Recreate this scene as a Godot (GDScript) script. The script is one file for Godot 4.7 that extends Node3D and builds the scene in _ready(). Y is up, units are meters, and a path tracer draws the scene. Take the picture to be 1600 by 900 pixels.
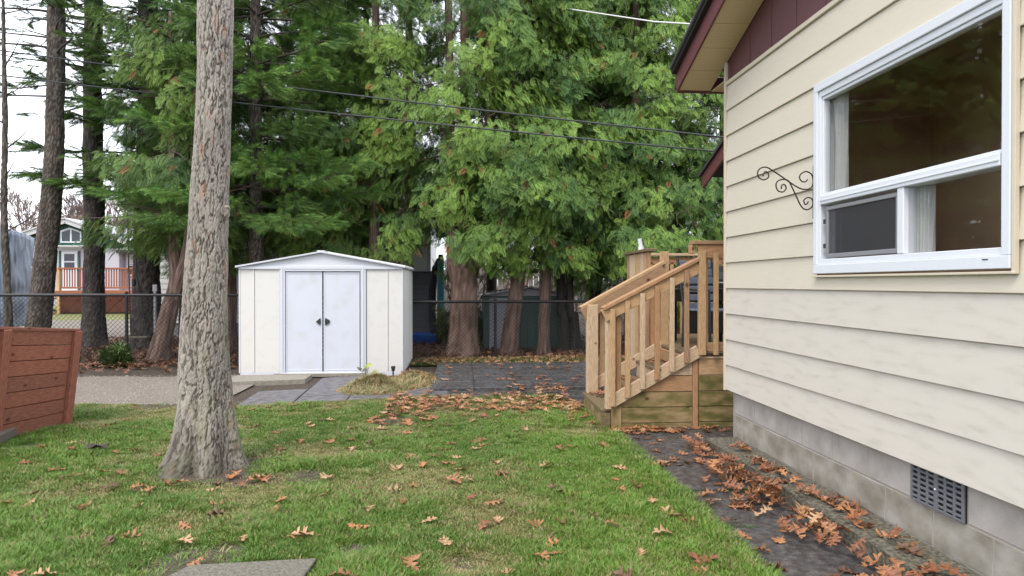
extends Node3D
# A back yard in late autumn. X runs right, depth runs along the house wall: V(x, y, depth).

const TAU_ := 6.28318530718

class MB:
	var v := PackedVector3Array()
	var n := PackedVector3Array()
	var c := PackedColorArray()
	var ix := PackedInt32Array()
	var col := Color(1, 1, 1)
	var use_c := false

	func vert(p: Vector3, nn: Vector3) -> int:
		v.append(p)
		n.append(nn)
		c.append(col)
		return v.size() - 1

	func tri(a: Vector3, b: Vector3, d: Vector3, out: Vector3) -> void:
		var nn := (d - a).cross(b - a)
		if nn.dot(out) < 0.0:
			nn = -nn
			var t := b
			b = d
			d = t
		nn = nn.normalized()
		ix.append(vert(a, nn))
		ix.append(vert(b, nn))
		ix.append(vert(d, nn))

	func quad(a: Vector3, b: Vector3, d: Vector3, e: Vector3, out: Vector3) -> void:
		tri(a, b, d, out)
		tri(a, d, e, out)

	func box(t: Transform3D, s: Vector3, ch := 0.0) -> void:
		var h := s * 0.5
		var m: float = min(ch, min(h.x, min(h.y, h.z)) * 0.6)
		var ax := [Vector3.RIGHT, Vector3.UP, Vector3.BACK]
		for a in 3:
			var b := (a + 1) % 3
			var d := (a + 2) % 3
			for sg in [-1.0, 1.0]:
				var q := []
				for k in [[-1, -1], [1, -1], [1, 1], [-1, 1]]:
					q.append(t * (ax[a] * (h[a] * sg) + ax[b] * ((h[b] - m) * k[0]) + ax[d] * ((h[d] - m) * k[1])))
				quad(q[0], q[1], q[2], q[3], t.basis * (ax[a] * sg))
			if m > 0.0:
				for s1 in [-1.0, 1.0]:
					for s2 in [-1.0, 1.0]:
						var o: Vector3 = ax[a] * s1 + ax[b] * s2
						var e1: Vector3 = ax[a] * (h[a] * s1) + ax[b] * ((h[b] - m) * s2)
						var e2: Vector3 = ax[a] * ((h[a] - m) * s1) + ax[b] * (h[b] * s2)
						var l: Vector3 = ax[d] * (h[d] - m)
						quad(t * (e1 - l), t * (e1 + l), t * (e2 + l), t * (e2 - l), t.basis * o)
		if m > 0.0:
			for sx in [-1.0, 1.0]:
				for sy in [-1.0, 1.0]:
					for sz in [-1.0, 1.0]:
						var k := Vector3(sx, sy, sz)
						tri(t * (Vector3(h.x, h.y - m, h.z - m) * k), t * (Vector3(h.x - m, h.y, h.z - m) * k), t * (Vector3(h.x - m, h.y - m, h.z) * k), t.basis * k)

	# a convex or simple polygon in the local XY plane, pushed out along local Z from z0 to z1
	func prism(poly: PackedVector2Array, z0: float, z1: float, t := Transform3D()) -> void:
		var id := Geometry2D.triangulate_polygon(poly)
		for k in range(0, id.size(), 3):
			for z in [z0, z1]:
				tri(t * Vector3(poly[id[k]].x, poly[id[k]].y, z), t * Vector3(poly[id[k + 1]].x, poly[id[k + 1]].y, z), t * Vector3(poly[id[k + 2]].x, poly[id[k + 2]].y, z), t.basis * Vector3(0, 0, 1.0 if z == max(z0, z1) else -1.0))
		var cw := Geometry2D.is_polygon_clockwise(poly)
		for k in poly.size():
			var a := poly[k]
			var b := poly[(k + 1) % poly.size()]
			var o := Vector3(b.y - a.y, a.x - b.x, 0.0)
			# Geometry2D counts y downwards
			var mid := (a + b) * 0.5 + Vector2(o.x, o.y).normalized() * 1e-4
			if Geometry2D.is_point_in_polygon(mid, poly):
				o = -o
			quad(t * Vector3(a.x, a.y, z0), t * Vector3(b.x, b.y, z0), t * Vector3(b.x, b.y, z1), t * Vector3(a.x, a.y, z1), t.basis * o)

	func tube(pts: Array, radii: Array, sides := 5, cap := false) -> void:
		var prev_up := Vector3(0.31, 0.2, 0.93).normalized()
		var rows := []
		for k in pts.size():
			var dir: Vector3 = (pts[min(k + 1, pts.size() - 1)] - pts[max(k - 1, 0)]).normalized()
			var sd := dir.cross(prev_up)
			if sd.length() < 0.05:
				sd = dir.cross(Vector3(0.9, 0.1, 0.3))
			sd = sd.normalized()
			prev_up = sd.cross(dir).normalized()
			var row := []
			for q in sides:
				var a := TAU_ * q / sides
				var o := sd * cos(a) + prev_up * sin(a)
				row.append(vert(pts[k] + o * radii[k], o))
			rows.append(row)
		for k in pts.size() - 1:
			for q in sides:
				var r := (q + 1) % sides
				var a: int = rows[k][q]
				var b: int = rows[k][r]
				var d: int = rows[k + 1][q]
				var e: int = rows[k + 1][r]
				var nn := (v[d] - v[a]).cross(v[b] - v[a])
				if nn.dot(n[a] + n[b]) >= 0.0:
					ix.append_array(PackedInt32Array([a, b, d, b, e, d]))
				else:
					ix.append_array(PackedInt32Array([a, d, b, b, d, e]))
		if cap:
			for k in [0, pts.size() - 1]:
				var o: Vector3 = pts[0] - pts[1] if k == 0 else pts[k] - pts[k - 1]
				for q in range(1, sides - 1):
					tri(v[rows[k][0]], v[rows[k][q]], v[rows[k][q + 1]], o)

	# nu by nv points; s = 1: the face looks along dv x du
	func grid(pts: PackedVector3Array, cols: PackedColorArray, nu: int, nv: int, wrap: bool, s := 1.0) -> void:
		var k0 := v.size()
		for j in nv:
			for i in nu:
				var il := (i + nu - 1) % nu if wrap else maxi(i - 1, 0)
				var ir := (i + 1) % nu if wrap else mini(i + 1, nu - 1)
				var du := pts[ir + j * nu] - pts[il + j * nu]
				var dv := pts[i + mini(j + 1, nv - 1) * nu] - pts[i + maxi(j - 1, 0) * nu]
				v.append(pts[i + j * nu])
				n.append(dv.cross(du).normalized() * s)
				c.append(cols[i + j * nu] if cols.size() else col)
		for j in nv - 1:
			for i in (nu if wrap else nu - 1):
				var a := k0 + i + j * nu
				var b := k0 + (i + 1) % nu + j * nu
				if s > 0.0:
					ix.append_array(PackedInt32Array([a, b, a + nu, b, b + nu, a + nu]))
				else:
					ix.append_array(PackedInt32Array([a, a + nu, b, b, a + nu, b + nu]))

	func mesh() -> ArrayMesh:
		var arr := []
		arr.resize(Mesh.ARRAY_MAX)
		arr[Mesh.ARRAY_VERTEX] = v
		arr[Mesh.ARRAY_NORMAL] = n
		if use_c:
			arr[Mesh.ARRAY_COLOR] = c
		arr[Mesh.ARRAY_INDEX] = ix
		var m := ArrayMesh.new()
		m.add_surface_from_arrays(Mesh.PRIMITIVE_TRIANGLES, arr)
		return m


var M := {}
var cache := {}
var rng := RandomNumberGenerator.new()
var big_noise := FastNoiseLite.new()


func V(x: float, y: float, d: float) -> Vector3:
	return Vector3(x, y, -d)


func lin(r: float, g: float, b: float) -> Color:
	return Color(r, g, b).linear_to_srgb()


func rr(a: float, b: float) -> float:
	return rng.randf_range(a, b)


func noise(freq: float, sd := 1, kind := FastNoiseLite.TYPE_SIMPLEX_SMOOTH, oct := 4) -> FastNoiseLite:
	var f := FastNoiseLite.new()
	f.noise_type = kind
	f.frequency = freq
	f.seed = sd
	f.fractal_type = FastNoiseLite.FRACTAL_FBM if oct > 1 else FastNoiseLite.FRACTAL_NONE
	f.fractal_octaves = oct
	return f


# colours as linear base colours, at even or given offsets
func tex(f: FastNoiseLite, colors: Array, offsets: Array = [], size := 512) -> NoiseTexture2D:
	var g := Gradient.new()
	var o := PackedFloat32Array()
	var cs := PackedColorArray()
	for k in colors.size():
		o.append(offsets[k] if offsets.size() else float(k) / (colors.size() - 1))
		cs.append(lin(colors[k][0], colors[k][1], colors[k][2]))
	g.offsets = o
	g.colors = cs
	var t := NoiseTexture2D.new()
	t.width = size
	t.height = size
	t.seamless = true
	t.noise = f
	t.color_ramp = g
	return t


func normal_tex(f: FastNoiseLite, strength: float, size := 512) -> NoiseTexture2D:
	var t := NoiseTexture2D.new()
	t.width = size
	t.height = size
	t.seamless = true
	t.noise = f
	t.as_normal_map = true
	t.bump_strength = strength
	return t


func mat(called: String, c: Color, rough := 0.8, metal := 0.0, spec := 0.5) -> StandardMaterial3D:
	var m := StandardMaterial3D.new()
	m.resource_name = called
	m.albedo_color = c
	m.roughness = rough
	m.metallic = metal
	m.metallic_specular = spec
	M[called] = m
	return m


func tri_mat(called: String, t: Texture2D, scale: Vector3, rough := 0.8, world := true, nt: Texture2D = null, ns := 1.0, tint := Color(1, 1, 1)) -> StandardMaterial3D:
	var m := mat(called, tint, rough)
	m.albedo_texture = t
	m.uv1_triplanar = true
	m.uv1_world_triplanar = world
	m.uv1_scale = scale
	m.uv1_triplanar_sharpness = 4.0
	if nt:
		m.normal_enabled = true
		m.normal_texture = nt
		m.normal_scale = ns
	return m


func vc_mat(called: String, rough := 0.85, back := 0.0) -> StandardMaterial3D:
	var m := mat(called, Color(1, 1, 1), rough)
	m.vertex_color_use_as_albedo = true
	if back > 0.0:
		m.backlight_enabled = true
		m.backlight = Color(back, back, back)
	return m


func materials() -> void:
	# painted siding: cream, with faint long weather streaks
	var fs := noise(0.02, 3)
	tri_mat("siding", tex(fs, [[0.565, 0.505, 0.41], [0.585, 0.53, 0.435], [0.595, 0.54, 0.45]]), Vector3(1.0, 6.0, 0.45), 0.55)
	tri_mat("siding_algae", tex(noise(0.010, 8, FastNoiseLite.TYPE_SIMPLEX_SMOOTH, 6), [[0.57, 0.525, 0.465], [0.555, 0.51, 0.455], [0.52, 0.48, 0.42], [0.445, 0.42, 0.355]], [0.0, 0.55, 0.78, 1.0]), Vector3(0.9, 2.6, 0.55), 0.6)
	mat("trim_cream", lin(0.56, 0.49, 0.385), 0.5)
	tri_mat("maroon", tex(noise(0.03, 5), [[0.092, 0.034, 0.040], [0.118, 0.045, 0.052]]), Vector3(1.5, 1.5, 1.5), 0.5)
	mat("fascia_maroon", lin(0.135, 0.045, 0.05), 0.38)
	mat("shingle", lin(0.035, 0.034, 0.036), 0.95)
	tri_mat("block", tex(noise(0.008, 11, FastNoiseLite.TYPE_SIMPLEX_SMOOTH, 7), [[0.28, 0.253, 0.228], [0.345, 0.315, 0.288], [0.395, 0.365, 0.34]], [0.1, 0.5, 0.9]), Vector3(0.9, 0.9, 0.9), 0.92, true, normal_tex(noise(0.3, 4), 3.0), 0.35)
	tri_mat("block_damp", tex(noise(0.007, 14, FastNoiseLite.TYPE_SIMPLEX_SMOOTH, 7), [[0.19, 0.168, 0.13], [0.265, 0.240, 0.20], [0.345, 0.317, 0.28]], [0.15, 0.5, 0.85]), Vector3(0.8, 1.3, 0.8), 0.92, true, normal_tex(noise(0.3, 4), 3.0), 0.35)
	mat("mortar", lin(0.30, 0.275, 0.245), 0.95)
	tri_mat("footing", tex(noise(0.05, 21, FastNoiseLite.TYPE_SIMPLEX_SMOOTH, 6), [[0.05, 0.047, 0.033], [0.11, 0.10, 0.073], [0.20, 0.18, 0.145]], [0.2, 0.5, 0.9]), Vector3(1.0, 1.0, 1.0), 0.95, true, normal_tex(noise(0.2, 4), 4.0), 0.4)
	# wet paving
	var fw := noise(0.05, 31, FastNoiseLite.TYPE_SIMPLEX_SMOOTH, 6)
	var m := tri_mat("wet_slab", tex(fw, [[0.05, 0.047, 0.049], [0.088, 0.083, 0.084], [0.15, 0.14, 0.138]], [0.2, 0.55, 0.9]), Vector3(0.55, 0.55, 0.55), 0.4, true, normal_tex(noise(0.25, 4), 2.4), 0.5)
	m.roughness_texture = tex(noise(0.014, 37, FastNoiseLite.TYPE_SIMPLEX_SMOOTH, 4), [[0.05, 0.05, 0.05], [0.2, 0.2, 0.2], [0.7, 0.7, 0.7]], [0.25, 0.5, 0.8])
	m.roughness = 0.75
	m = tri_mat("paver", tex(noise(0.02, 33, FastNoiseLite.TYPE_SIMPLEX_SMOOTH, 6), [[0.085, 0.078, 0.083], [0.14, 0.128, 0.135], [0.195, 0.18, 0.185]], [0.2, 0.5, 0.85]), Vector3(0.7, 0.7, 0.7), 0.5, true, normal_tex(noise(0.25, 4), 2.4), 0.5)
	tri_mat("pale_slab", tex(noise(0.03, 34, FastNoiseLite.TYPE_SIMPLEX_SMOOTH, 6), [[0.20, 0.18, 0.14], [0.33, 0.30, 0.255]]), Vector3(0.9, 0.9, 0.9), 0.85)
	tri_mat("stone", tex(noise(0.04, 35, FastNoiseLite.TYPE_SIMPLEX_SMOOTH, 6), [[0.10, 0.09, 0.07], [0.22, 0.20, 0.165]]), Vector3(1.5, 1.5, 1.5), 0.9, true, normal_tex(noise(0.08, 4), 6.0), 0.8)
	tri_mat("gravel", tex(noise(0.13, 41, FastNoiseLite.TYPE_CELLULAR, 2), [[0.165, 0.135, 0.108], [0.255, 0.215, 0.178], [0.34, 0.295, 0.25]]), Vector3(0.8, 0.8, 0.8), 0.95, true, normal_tex(noise(0.2, 4), 6.0), 1.0)
	tri_mat("earth", tex(noise(0.05, 43, FastNoiseLite.TYPE_SIMPLEX_SMOOTH, 6), [[0.035, 0.026, 0.019], [0.075, 0.055, 0.040], [0.14, 0.10, 0.07]]), Vector3(0.5, 0.5, 0.5), 0.95, true, normal_tex(noise(0.15, 4), 8.0), 1.0)
	tri_mat("yard_green", tex(noise(0.06, 44, FastNoiseLite.TYPE_SIMPLEX_SMOOTH, 6), [[0.09, 0.10, 0.03], [0.15, 0.16, 0.05], [0.22, 0.18, 0.09]]), Vector3(0.4, 0.4, 0.4), 0.95)
	# lumber: grain runs along each board's own X
	var fg := noise(0.028, 51, FastNoiseLite.TYPE_SIMPLEX_SMOOTH, 5)
	var tones := [[0.51, 0.335, 0.185], [0.425, 0.245, 0.13], [0.575, 0.43, 0.29], [0.365, 0.225, 0.13]]
	for k in 4:
		var t: Array = tones[k]
		var w := tri_mat("wood%d" % k, tex(fg, [[t[0] * 0.68, t[1] * 0.62, t[2] * 0.56], [t[0] * 0.92, t[1] * 0.9, t[2] * 0.88], [t[0] * 1.12, t[1] * 1.12, t[2] * 1.12]], [0.12, 0.5, 0.85]), Vector3(0.55, 6.5, 6.5), 0.75, false)
		w.uv1_offset = Vector3(0.37 * k, 0.21 * k, 0.53 * k)
		knots(w, k)
	var fm := noise(0.008, 53, FastNoiseLite.TYPE_SIMPLEX_SMOOTH, 6)
	for k in 3:
		var w := tri_mat("mossy%d" % k, tex(fm, [[0.095, 0.088, 0.022], [0.165, 0.130, 0.045], [0.245, 0.175, 0.08], [0.33, 0.235, 0.125]], [0.15 + 0.04 * (2 - k), 0.42 + 0.05 * (1 - k), 0.62, 0.9]), Vector3(0.7, 1.6, 1.6), 0.7, false)
		w.uv1_offset = Vector3(0.31 * k, 0.4 * k, 0.17 * k)
		knots(w, k + 4)
	for k in 2:
		var w := tri_mat("deck_dark%d" % k, tex(fg, [[0.065, 0.052, 0.03], [0.16, 0.115, 0.06], [0.25, 0.175, 0.09]], [0.15, 0.5, 0.9]), Vector3(0.6, 6.0, 6.0), 0.55, false)
		w.uv1_offset = Vector3(0.4 * k, 0.2 * k, 0.3 * k)
	for k in 3:
		var w := tri_mat("redwood%d" % k, tex(fg, [[0.20, 0.068, 0.040], [0.32, 0.110, 0.068], [0.39, 0.148, 0.096]], [0.1, 0.5, 0.9]), Vector3(0.7, 5.0, 5.0), 0.6, false, null, 1.0, lin(1.0 - 0.1 * k, 1.0 - 0.08 * k, 1.0 - 0.06 * k))
		w.uv1_offset = Vector3(0.37 * k, 0.21 * k, 0.5 * k)
		knots(w, k + 8)
	tri_mat("grey_wood", tex(fg, [[0.07, 0.06, 0.05], [0.13, 0.11, 0.09], [0.19, 0.16, 0.13]]), Vector3(0.6, 6.0, 6.0), 0.9, false)
	# sheet metal shed, grimy in blotches
	tri_mat("shed_white", tex(noise(0.012, 61, FastNoiseLite.TYPE_SIMPLEX_SMOOTH, 5), [[0.69, 0.67, 0.64], [0.68, 0.665, 0.64], [0.635, 0.62, 0.58]], [0.0, 0.6, 1.0]), Vector3(0.7, 0.7, 0.7), 0.42)
	tri_mat("shed_door", tex(noise(0.006, 62, FastNoiseLite.TYPE_SIMPLEX_SMOOTH, 7), [[0.62, 0.645, 0.725], [0.61, 0.635, 0.715], [0.59, 0.615, 0.675], [0.545, 0.575, 0.60]], [0.0, 0.5, 0.75, 1.0]), Vector3(0.75, 0.6, 0.75), 0.45)
	mat("shed_trim", lin(0.62, 0.64, 0.70), 0.4)
	mat("black_metal", lin(0.014, 0.014, 0.015), 0.45)
	mat("black_plastic", lin(0.018, 0.018, 0.02), 0.55)
	mat("iron", lin(0.03, 0.026, 0.024), 0.55)
	mat("white_vinyl", lin(0.72, 0.745, 0.80), 0.32)
	mat("grey_frame", lin(0.22, 0.22, 0.235), 0.45)
	mat("vent_grey", lin(0.13, 0.135, 0.15), 0.5)
	mat("dark_void", lin(0.01, 0.01, 0.012), 0.9)
	mat("room_brown", lin(0.62, 0.43, 0.29), 0.9)
	mat("room_floor", lin(0.22, 0.15, 0.10), 0.8)
	mat("curtain", lin(0.72, 0.73, 0.72), 0.9)
	mat("screen_mesh", lin(0.04, 0.045, 0.055), 0.9)
	M.screen_mesh.albedo_color.a = 0.45
	M.screen_mesh.transparency = BaseMaterial3D.TRANSPARENCY_ALPHA
	M.screen_mesh.roughness = 0.9
	var gl := mat("glass", Color(0.0, 0.0, 0.0, 0.03), 0.02)
	gl.transparency = BaseMaterial3D.TRANSPARENCY_ALPHA
	gl.metallic_specular = 0.7
	mat("dark_glass", lin(0.03, 0.035, 0.045), 0.08)
	var hs := noise(0.03, 71)
	tri_mat("soffit", soffit_tex(), Vector3(3.3, 3.3, 3.3), 0.6)
	tri_mat("grey_siding", tex(hs, [[0.66, 0.645, 0.63], [0.76, 0.745, 0.73]]), Vector3(0.5, 2.0, 0.5), 0.7)
	tri_mat("pale_siding", tex(hs, [[0.45, 0.45, 0.46], [0.52, 0.52, 0.53]]), Vector3(0.5, 2.0, 0.5), 0.7)
	mat("slate_siding", lin(0.22, 0.22, 0.245), 0.75)
	tri_mat("old_boards", tex(hs, [[0.13, 0.115, 0.105], [0.24, 0.22, 0.205]]), Vector3(2.0, 0.5, 2.0), 0.9)
	mat("white_siding", lin(0.56, 0.56, 0.62), 0.6)
	mat("green_siding", lin(0.018, 0.085, 0.062), 0.6)
	mat("teal_paint", lin(0.07, 0.33, 0.42), 0.5)
	mat("blue_plastic", lin(0.03, 0.14, 0.55), 0.4)
	tri_mat("green_metal", tex(noise(0.03, 72), [[0.07, 0.125, 0.105], [0.10, 0.165, 0.14]]), Vector3(1, 1, 1), 0.55)
	mat("tarp", lin(0.20, 0.25, 0.33), 0.5)
	mat("tarp_dark", lin(0.05, 0.065, 0.10), 0.45)
	mat("asphalt_roof", lin(0.11, 0.105, 0.105), 0.95)
	mat("far_roof_white", lin(0.6, 0.6, 0.62), 0.6)
	mat("rail_cedar", lin(0.27, 0.085, 0.04), 0.7)
	mat("pale_lumber", lin(0.58, 0.38, 0.17), 0.7)
	mat("cable", lin(0.03, 0.035, 0.04), 0.6)
	mat("white_cable", lin(0.7, 0.7, 0.7), 0.6)
	mat("grey_metal", lin(0.3, 0.3, 0.31), 0.5, 0.4)
	vc_mat("bark", 0.92)
	vc_mat("soil", 0.97)
	vc_mat("foliage", 0.6, 0.55)
	vc_mat("needles", 0.55, 0.5)
	vc_mat("grass", 0.55, 0.55)
	vc_mat("leaf", 0.55, 0.3)
	vc_mat("pebble", 0.9)
	vc_mat("twig", 0.9)
	vc_mat("folds", 0.5)
	# base colours at the picture's exposure
	for e in [[1.0, ["siding", "siding_algae", "trim_cream"]], [0.90, ["shed_white", "shed_door", "shed_trim", "white_vinyl"]], [0.8, ["far_roof_white", "white_siding", "curtain"]], [0.82, ["wet_slab"]], [0.92, ["gravel", "paver", "pale_slab", "wood0", "wood1", "wood2", "wood3", "pale_siding"]]]:
		for called in e[1]:
			var c: Color = M[called].albedo_color.srgb_to_linear() * e[0]
			c.a = 1.0
			M[called].albedo_color = c.linear_to_srgb()


# dark knots, few and small, multiplied over the grain
func knots(m: StandardMaterial3D, sd: int) -> void:
	var f := noise(0.012, 90 + sd, FastNoiseLite.TYPE_CELLULAR, 1)
	f.cellular_return_type = FastNoiseLite.RETURN_DISTANCE
	m.detail_enabled = true
	m.detail_blend_mode = BaseMaterial3D.BLEND_MODE_MUL
	m.detail_uv_layer = BaseMaterial3D.DETAIL_UV_2
	m.detail_albedo = tex(f, [[0.16, 0.09, 0.05], [0.45, 0.32, 0.24], [1, 1, 1], [1, 1, 1]], [0.0, 0.035, 0.075, 1.0], 256)
	m.uv2_triplanar = true
	m.uv2_scale = Vector3(0.8, 1.1, 1.1)
	m.uv2_offset = Vector3(0.23 * sd, 0.31 * sd, 0.17 * sd)


# vented aluminium: rows of pin holes
func soffit_tex() -> ImageTexture:
	var im := Image.create(128, 128, false, Image.FORMAT_RGB8)
	im.fill(lin(0.72, 0.575, 0.37))
	for y in range(2, 128, 8):
		for x in range(2, 128, 8):
			im.fill_rect(Rect2i(x, y, 3, 2), lin(0.38, 0.28, 0.16))
	return ImageTexture.create_from_image(im)


# ------------------------------------------------------------------ nodes
func mi(parent: Node, called: String, mesh: Mesh, m: Material, t := Transform3D()) -> MeshInstance3D:
	var o := MeshInstance3D.new()
	o.name = called
	o.mesh = mesh
	o.material_override = m
	o.transform = t
	parent.add_child(o, true)
	return o


func tag(o: Node, label: String, category: String, group := "", kind := "") -> Node:
	o.set_meta("label", label)
	if category:
		o.set_meta("category", category)
	if group:
		o.set_meta("group", group)
	if kind:
		o.set_meta("kind", kind)
	return o


func thing(called: String, label: String, category: String, at := Vector3.ZERO, group := "", turn := 0.0) -> Node3D:
	var o := Node3D.new()
	o.name = called
	o.position = at
	o.rotation.y = turn
	add_child(o, true)
	tag(o, label, category, group)
	return o


func stuff(o: Node) -> Node:
	o.set_meta("kind", "stuff")
	return o


func sub(parent: Node, called: String, at := Vector3.ZERO) -> Node3D:
	var o := Node3D.new()
	o.name = called
	o.position = at
	parent.add_child(o, true)
	return o


func cbox(s: Vector3, ch := 0.004) -> Mesh:
	var key := "%.3f %.3f %.3f %.3f" % [s.x, s.y, s.z, ch]
	if not cache.has(key):
		var b := MB.new()
		b.box(Transform3D(), s, ch)
		cache[key] = b.mesh()
	return cache[key]


# a box given by its two corners, each (x, y, depth), in the parent's axes
func blk(parent: Node, called: String, x0: float, x1: float, y0: float, y1: float, d0: float, d1: float, m: Material, ch := 0.004) -> MeshInstance3D:
	return mi(parent, called, cbox(Vector3(absf(x1 - x0), absf(y1 - y0), absf(d1 - d0)), ch), m, Transform3D(Basis(), V((x0 + x1) / 2, (y0 + y1) / 2, (d0 + d1) / 2)))


# a board from a to b: its grain runs along its own X
func board(parent: Node, called: String, a: Vector3, b: Vector3, wide: float, thick: float, m: Material, up := Vector3.UP, ch := 0.004) -> MeshInstance3D:
	var x := (b - a).normalized()
	var z := x.cross(up).normalized()
	return mi(parent, called, cbox(Vector3((b - a).length(), wide, thick), ch), m, Transform3D(Basis(x, z.cross(x).normalized(), z), (a + b) / 2))


func pick(base: String, count: int) -> Material:
	return M["%s%d" % [base, rng.randi() % count]]


func many(parent: Node, called: String, mesh: Mesh, m: Material, xf: Array, cols: Array) -> MultiMeshInstance3D:
	var mm := MultiMesh.new()
	mm.transform_format = MultiMesh.TRANSFORM_3D
	mm.use_colors = true
	mm.mesh = mesh
	mm.instance_count = xf.size()
	var buf := PackedFloat32Array()
	buf.resize(xf.size() * 16)
	for k in xf.size():
		var t: Transform3D = xf[k]
		var c: Color = cols[k]
		var o := k * 16
		for r in 3:
			buf[o + r * 4] = t.basis.x[r]
			buf[o + r * 4 + 1] = t.basis.y[r]
			buf[o + r * 4 + 2] = t.basis.z[r]
			buf[o + r * 4 + 3] = t.origin[r]
		buf[o + 12] = c.r
		buf[o + 13] = c.g
		buf[o + 14] = c.b
		buf[o + 15] = 1.0
	mm.buffer = buf
	var o2 := MultiMeshInstance3D.new()
	o2.name = called
	o2.multimesh = mm
	o2.material_override = m
	o2.set_meta("kind", "stuff")
	parent.add_child(o2, true)
	return o2

# ------------------------------------------------------------------ the house on the right
const WX := 2.39            # its long wall
const WIN := [1.535, 2.794, 2.81, 4.478]   # window opening: y0, y1, depth0, depth1

func board_piece(b: MB, y0: float, y1: float, d0: float, d1: float, full0: float, full1: float) -> void:
	# clapboard section: thin at the top, thick at the bottom, cut from the board full0..full1
	var f := func(y): return WX - 0.004 - 0.016 * (full1 - y) / (full1 - full0)
	var p := PackedVector2Array([Vector2(WX + 0.004, y0), Vector2(f.call(y0) + 0.002, y0), Vector2(f.call(y0), y0 + 0.003), Vector2(f.call(y1), y1), Vector2(WX + 0.004, y1)])
	b.prism(p, -d1, -d0)


func house() -> void:
	var h := thing("house", "cream clapboard house with maroon eaves, a white window and block foundation", "house")
	var bottoms := [0.514, 0.737, 0.966, 1.198, 1.426, 1.655, 1.882, 2.112, 2.339, 2.566, 2.7955, 3.022, 3.248]
	for k in 12:
		var y0: float = bottoms[k] + 0.0015
		var y1: float = bottoms[k + 1] - 0.0015
		var b := MB.new()
		if y1 < WIN[0] or y0 > WIN[1]:
			board_piece(b, y0, y1, -2.9, 6.075, y0, y1)
		else:
			board_piece(b, y0, y1, -2.9, WIN[2], y0, y1)
			board_piece(b, y0, y1, WIN[3], 6.075, y0, y1)
			if y0 < WIN[0]:
				board_piece(b, y0, WIN[0] - 0.01, WIN[2], WIN[3], y0, y1)
		mi(h, "siding_board", b.mesh(), M["siding_algae" if k < 4 else "siding"])
	blk(h, "corner_trim", 2.362, 2.405, 0.505, 3.46, 6.077, 6.112, M.trim_cream)
	blk(h, "trim_rail", 2.366, 2.388, 3.2485, 3.285, -2.9, 6.075, M.trim_cream)
	# walls behind the boards, with the window hole
	for q in [[0.51, WIN[0], -2.9, 6.07], [WIN[1], 3.29, -2.9, 6.07], [WIN[0], WIN[1], -2.9, WIN[2]], [WIN[0], WIN[1], WIN[3], 6.07]]:
		blk(h, "wall", WX + 0.005, WX + 0.15, q[0], q[1], q[2], q[3], M.room_brown, 0.0)
	blk(h, "wall", WX + 0.02, 9.6, 0.52, 3.4, 6.07, 6.1, M.siding, 0.0)
	blk(h, "wall", WX + 0.15, 9.6, 0.52, 3.4, -2.9, -2.8, M.room_brown, 0.0)
	blk(h, "wall", 9.5, 9.6, 0.52, 3.4, -2.8, 6.07, M.siding, 0.0)
	blk(h, "room_floor", WX + 0.15, 9.5, 0.52, 0.7, -2.8, 6.07, M.room_floor, 0.0)
	blk(h, "room_ceiling", WX + 0.15, 9.5, 3.2, 3.28, -2.8, 6.07, M.room_brown, 0.0)
	blk(h, "room_wall", 3.75, 3.85, 0.7, 3.2, -2.8, 6.07, M.room_brown, 0.0)
	blk(h, "room_wall", WX + 0.15, 3.75, 0.7, 3.2, 5.3, 5.36, M.room_brown, 0.0)
	# the maroon gable above the boards
	var sl := 0.327
	var eave := func(d): return 3.451 + sl * (6.11 - absf(d - 1.6) - 1.6)
	var gp := PackedVector2Array([Vector2(-6.07, 3.287), Vector2(-6.07, eave.call(6.07)), Vector2(-1.6, eave.call(1.6)), Vector2(2.87, eave.call(-2.87)), Vector2(2.87, 3.287)])
	# prism: local X is world z, local Z is world -x
	var side := Transform3D(Basis(Vector3(0, 0, 1), Vector3(0, 1, 0), Vector3(-1, 0, 0)), Vector3(WX, 0, 0))
	var b2 := MB.new()
	b2.prism(gp, -0.1, 0.004, side)
	mi(h, "gable_panel", b2.mesh(), M.maroon)
	for k in 22:   # the panel's upright battens, a hair proud
		var d := 6.0 - 0.4 * k
		blk(h, "gable_batten", 2.381, 2.386, 3.287, eave.call(d) - 0.02, d, d - 0.012, M.maroon, 0.0)
	# soffit: aluminium panels across the rake overhang, each a part
	var n0 := Vector2(1, sl).normalized()
	for half in 2:
		for k in 16:
			var d0 := 6.51 - 0.305 * k
			var d1 := d0 - 0.300
			if half == 1:
				d0 = 3.2 - d0
				d1 = 3.2 - d1
			var y0: float = eave.call(d0)
			var y1: float = eave.call(d1)
			board(h, "soffit_panel", Vector3(2.228, y0 + 0.008, -d0), Vector3(2.228, y1 + 0.008, -d1), 0.31, 0.012, M.soffit, Vector3.RIGHT, 0.003)
	# rake fascia, drip edge, roof
	for half in 2:
		var dA := 6.52 if half == 0 else 3.2 - 6.52
		var ya: float = eave.call(dA)
		var yb: float = eave.call(1.6)
		board(h, "fascia", Vector3(2.06, ya + 0.075, -dA), Vector3(2.06, yb + 0.075, -1.6), 0.17, 0.022, M.fascia_maroon, Vector3.UP, 0.003)
		board(h, "roof", Vector3(5.8, ya + 0.215, -dA), Vector3(5.8, yb + 0.215, -1.6), 7.63, 0.05, M.shingle, Vector3.RIGHT, 0.012)
		board(h, "drip_edge", Vector3(2.03, ya + 0.172, -dA), Vector3(2.03, yb + 0.172, -1.6), 0.03, 0.05, M.black_metal, Vector3.UP, 0.002)
	blk(h, "eave_fascia", 2.06, 9.6, 3.305, 3.46, 6.523, 6.545, M.fascia_maroon)
	blk(h, "eave_soffit", 2.40, 9.6, 3.318, 3.33, 6.115, 6.52, M.soffit, 0.0)
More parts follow.
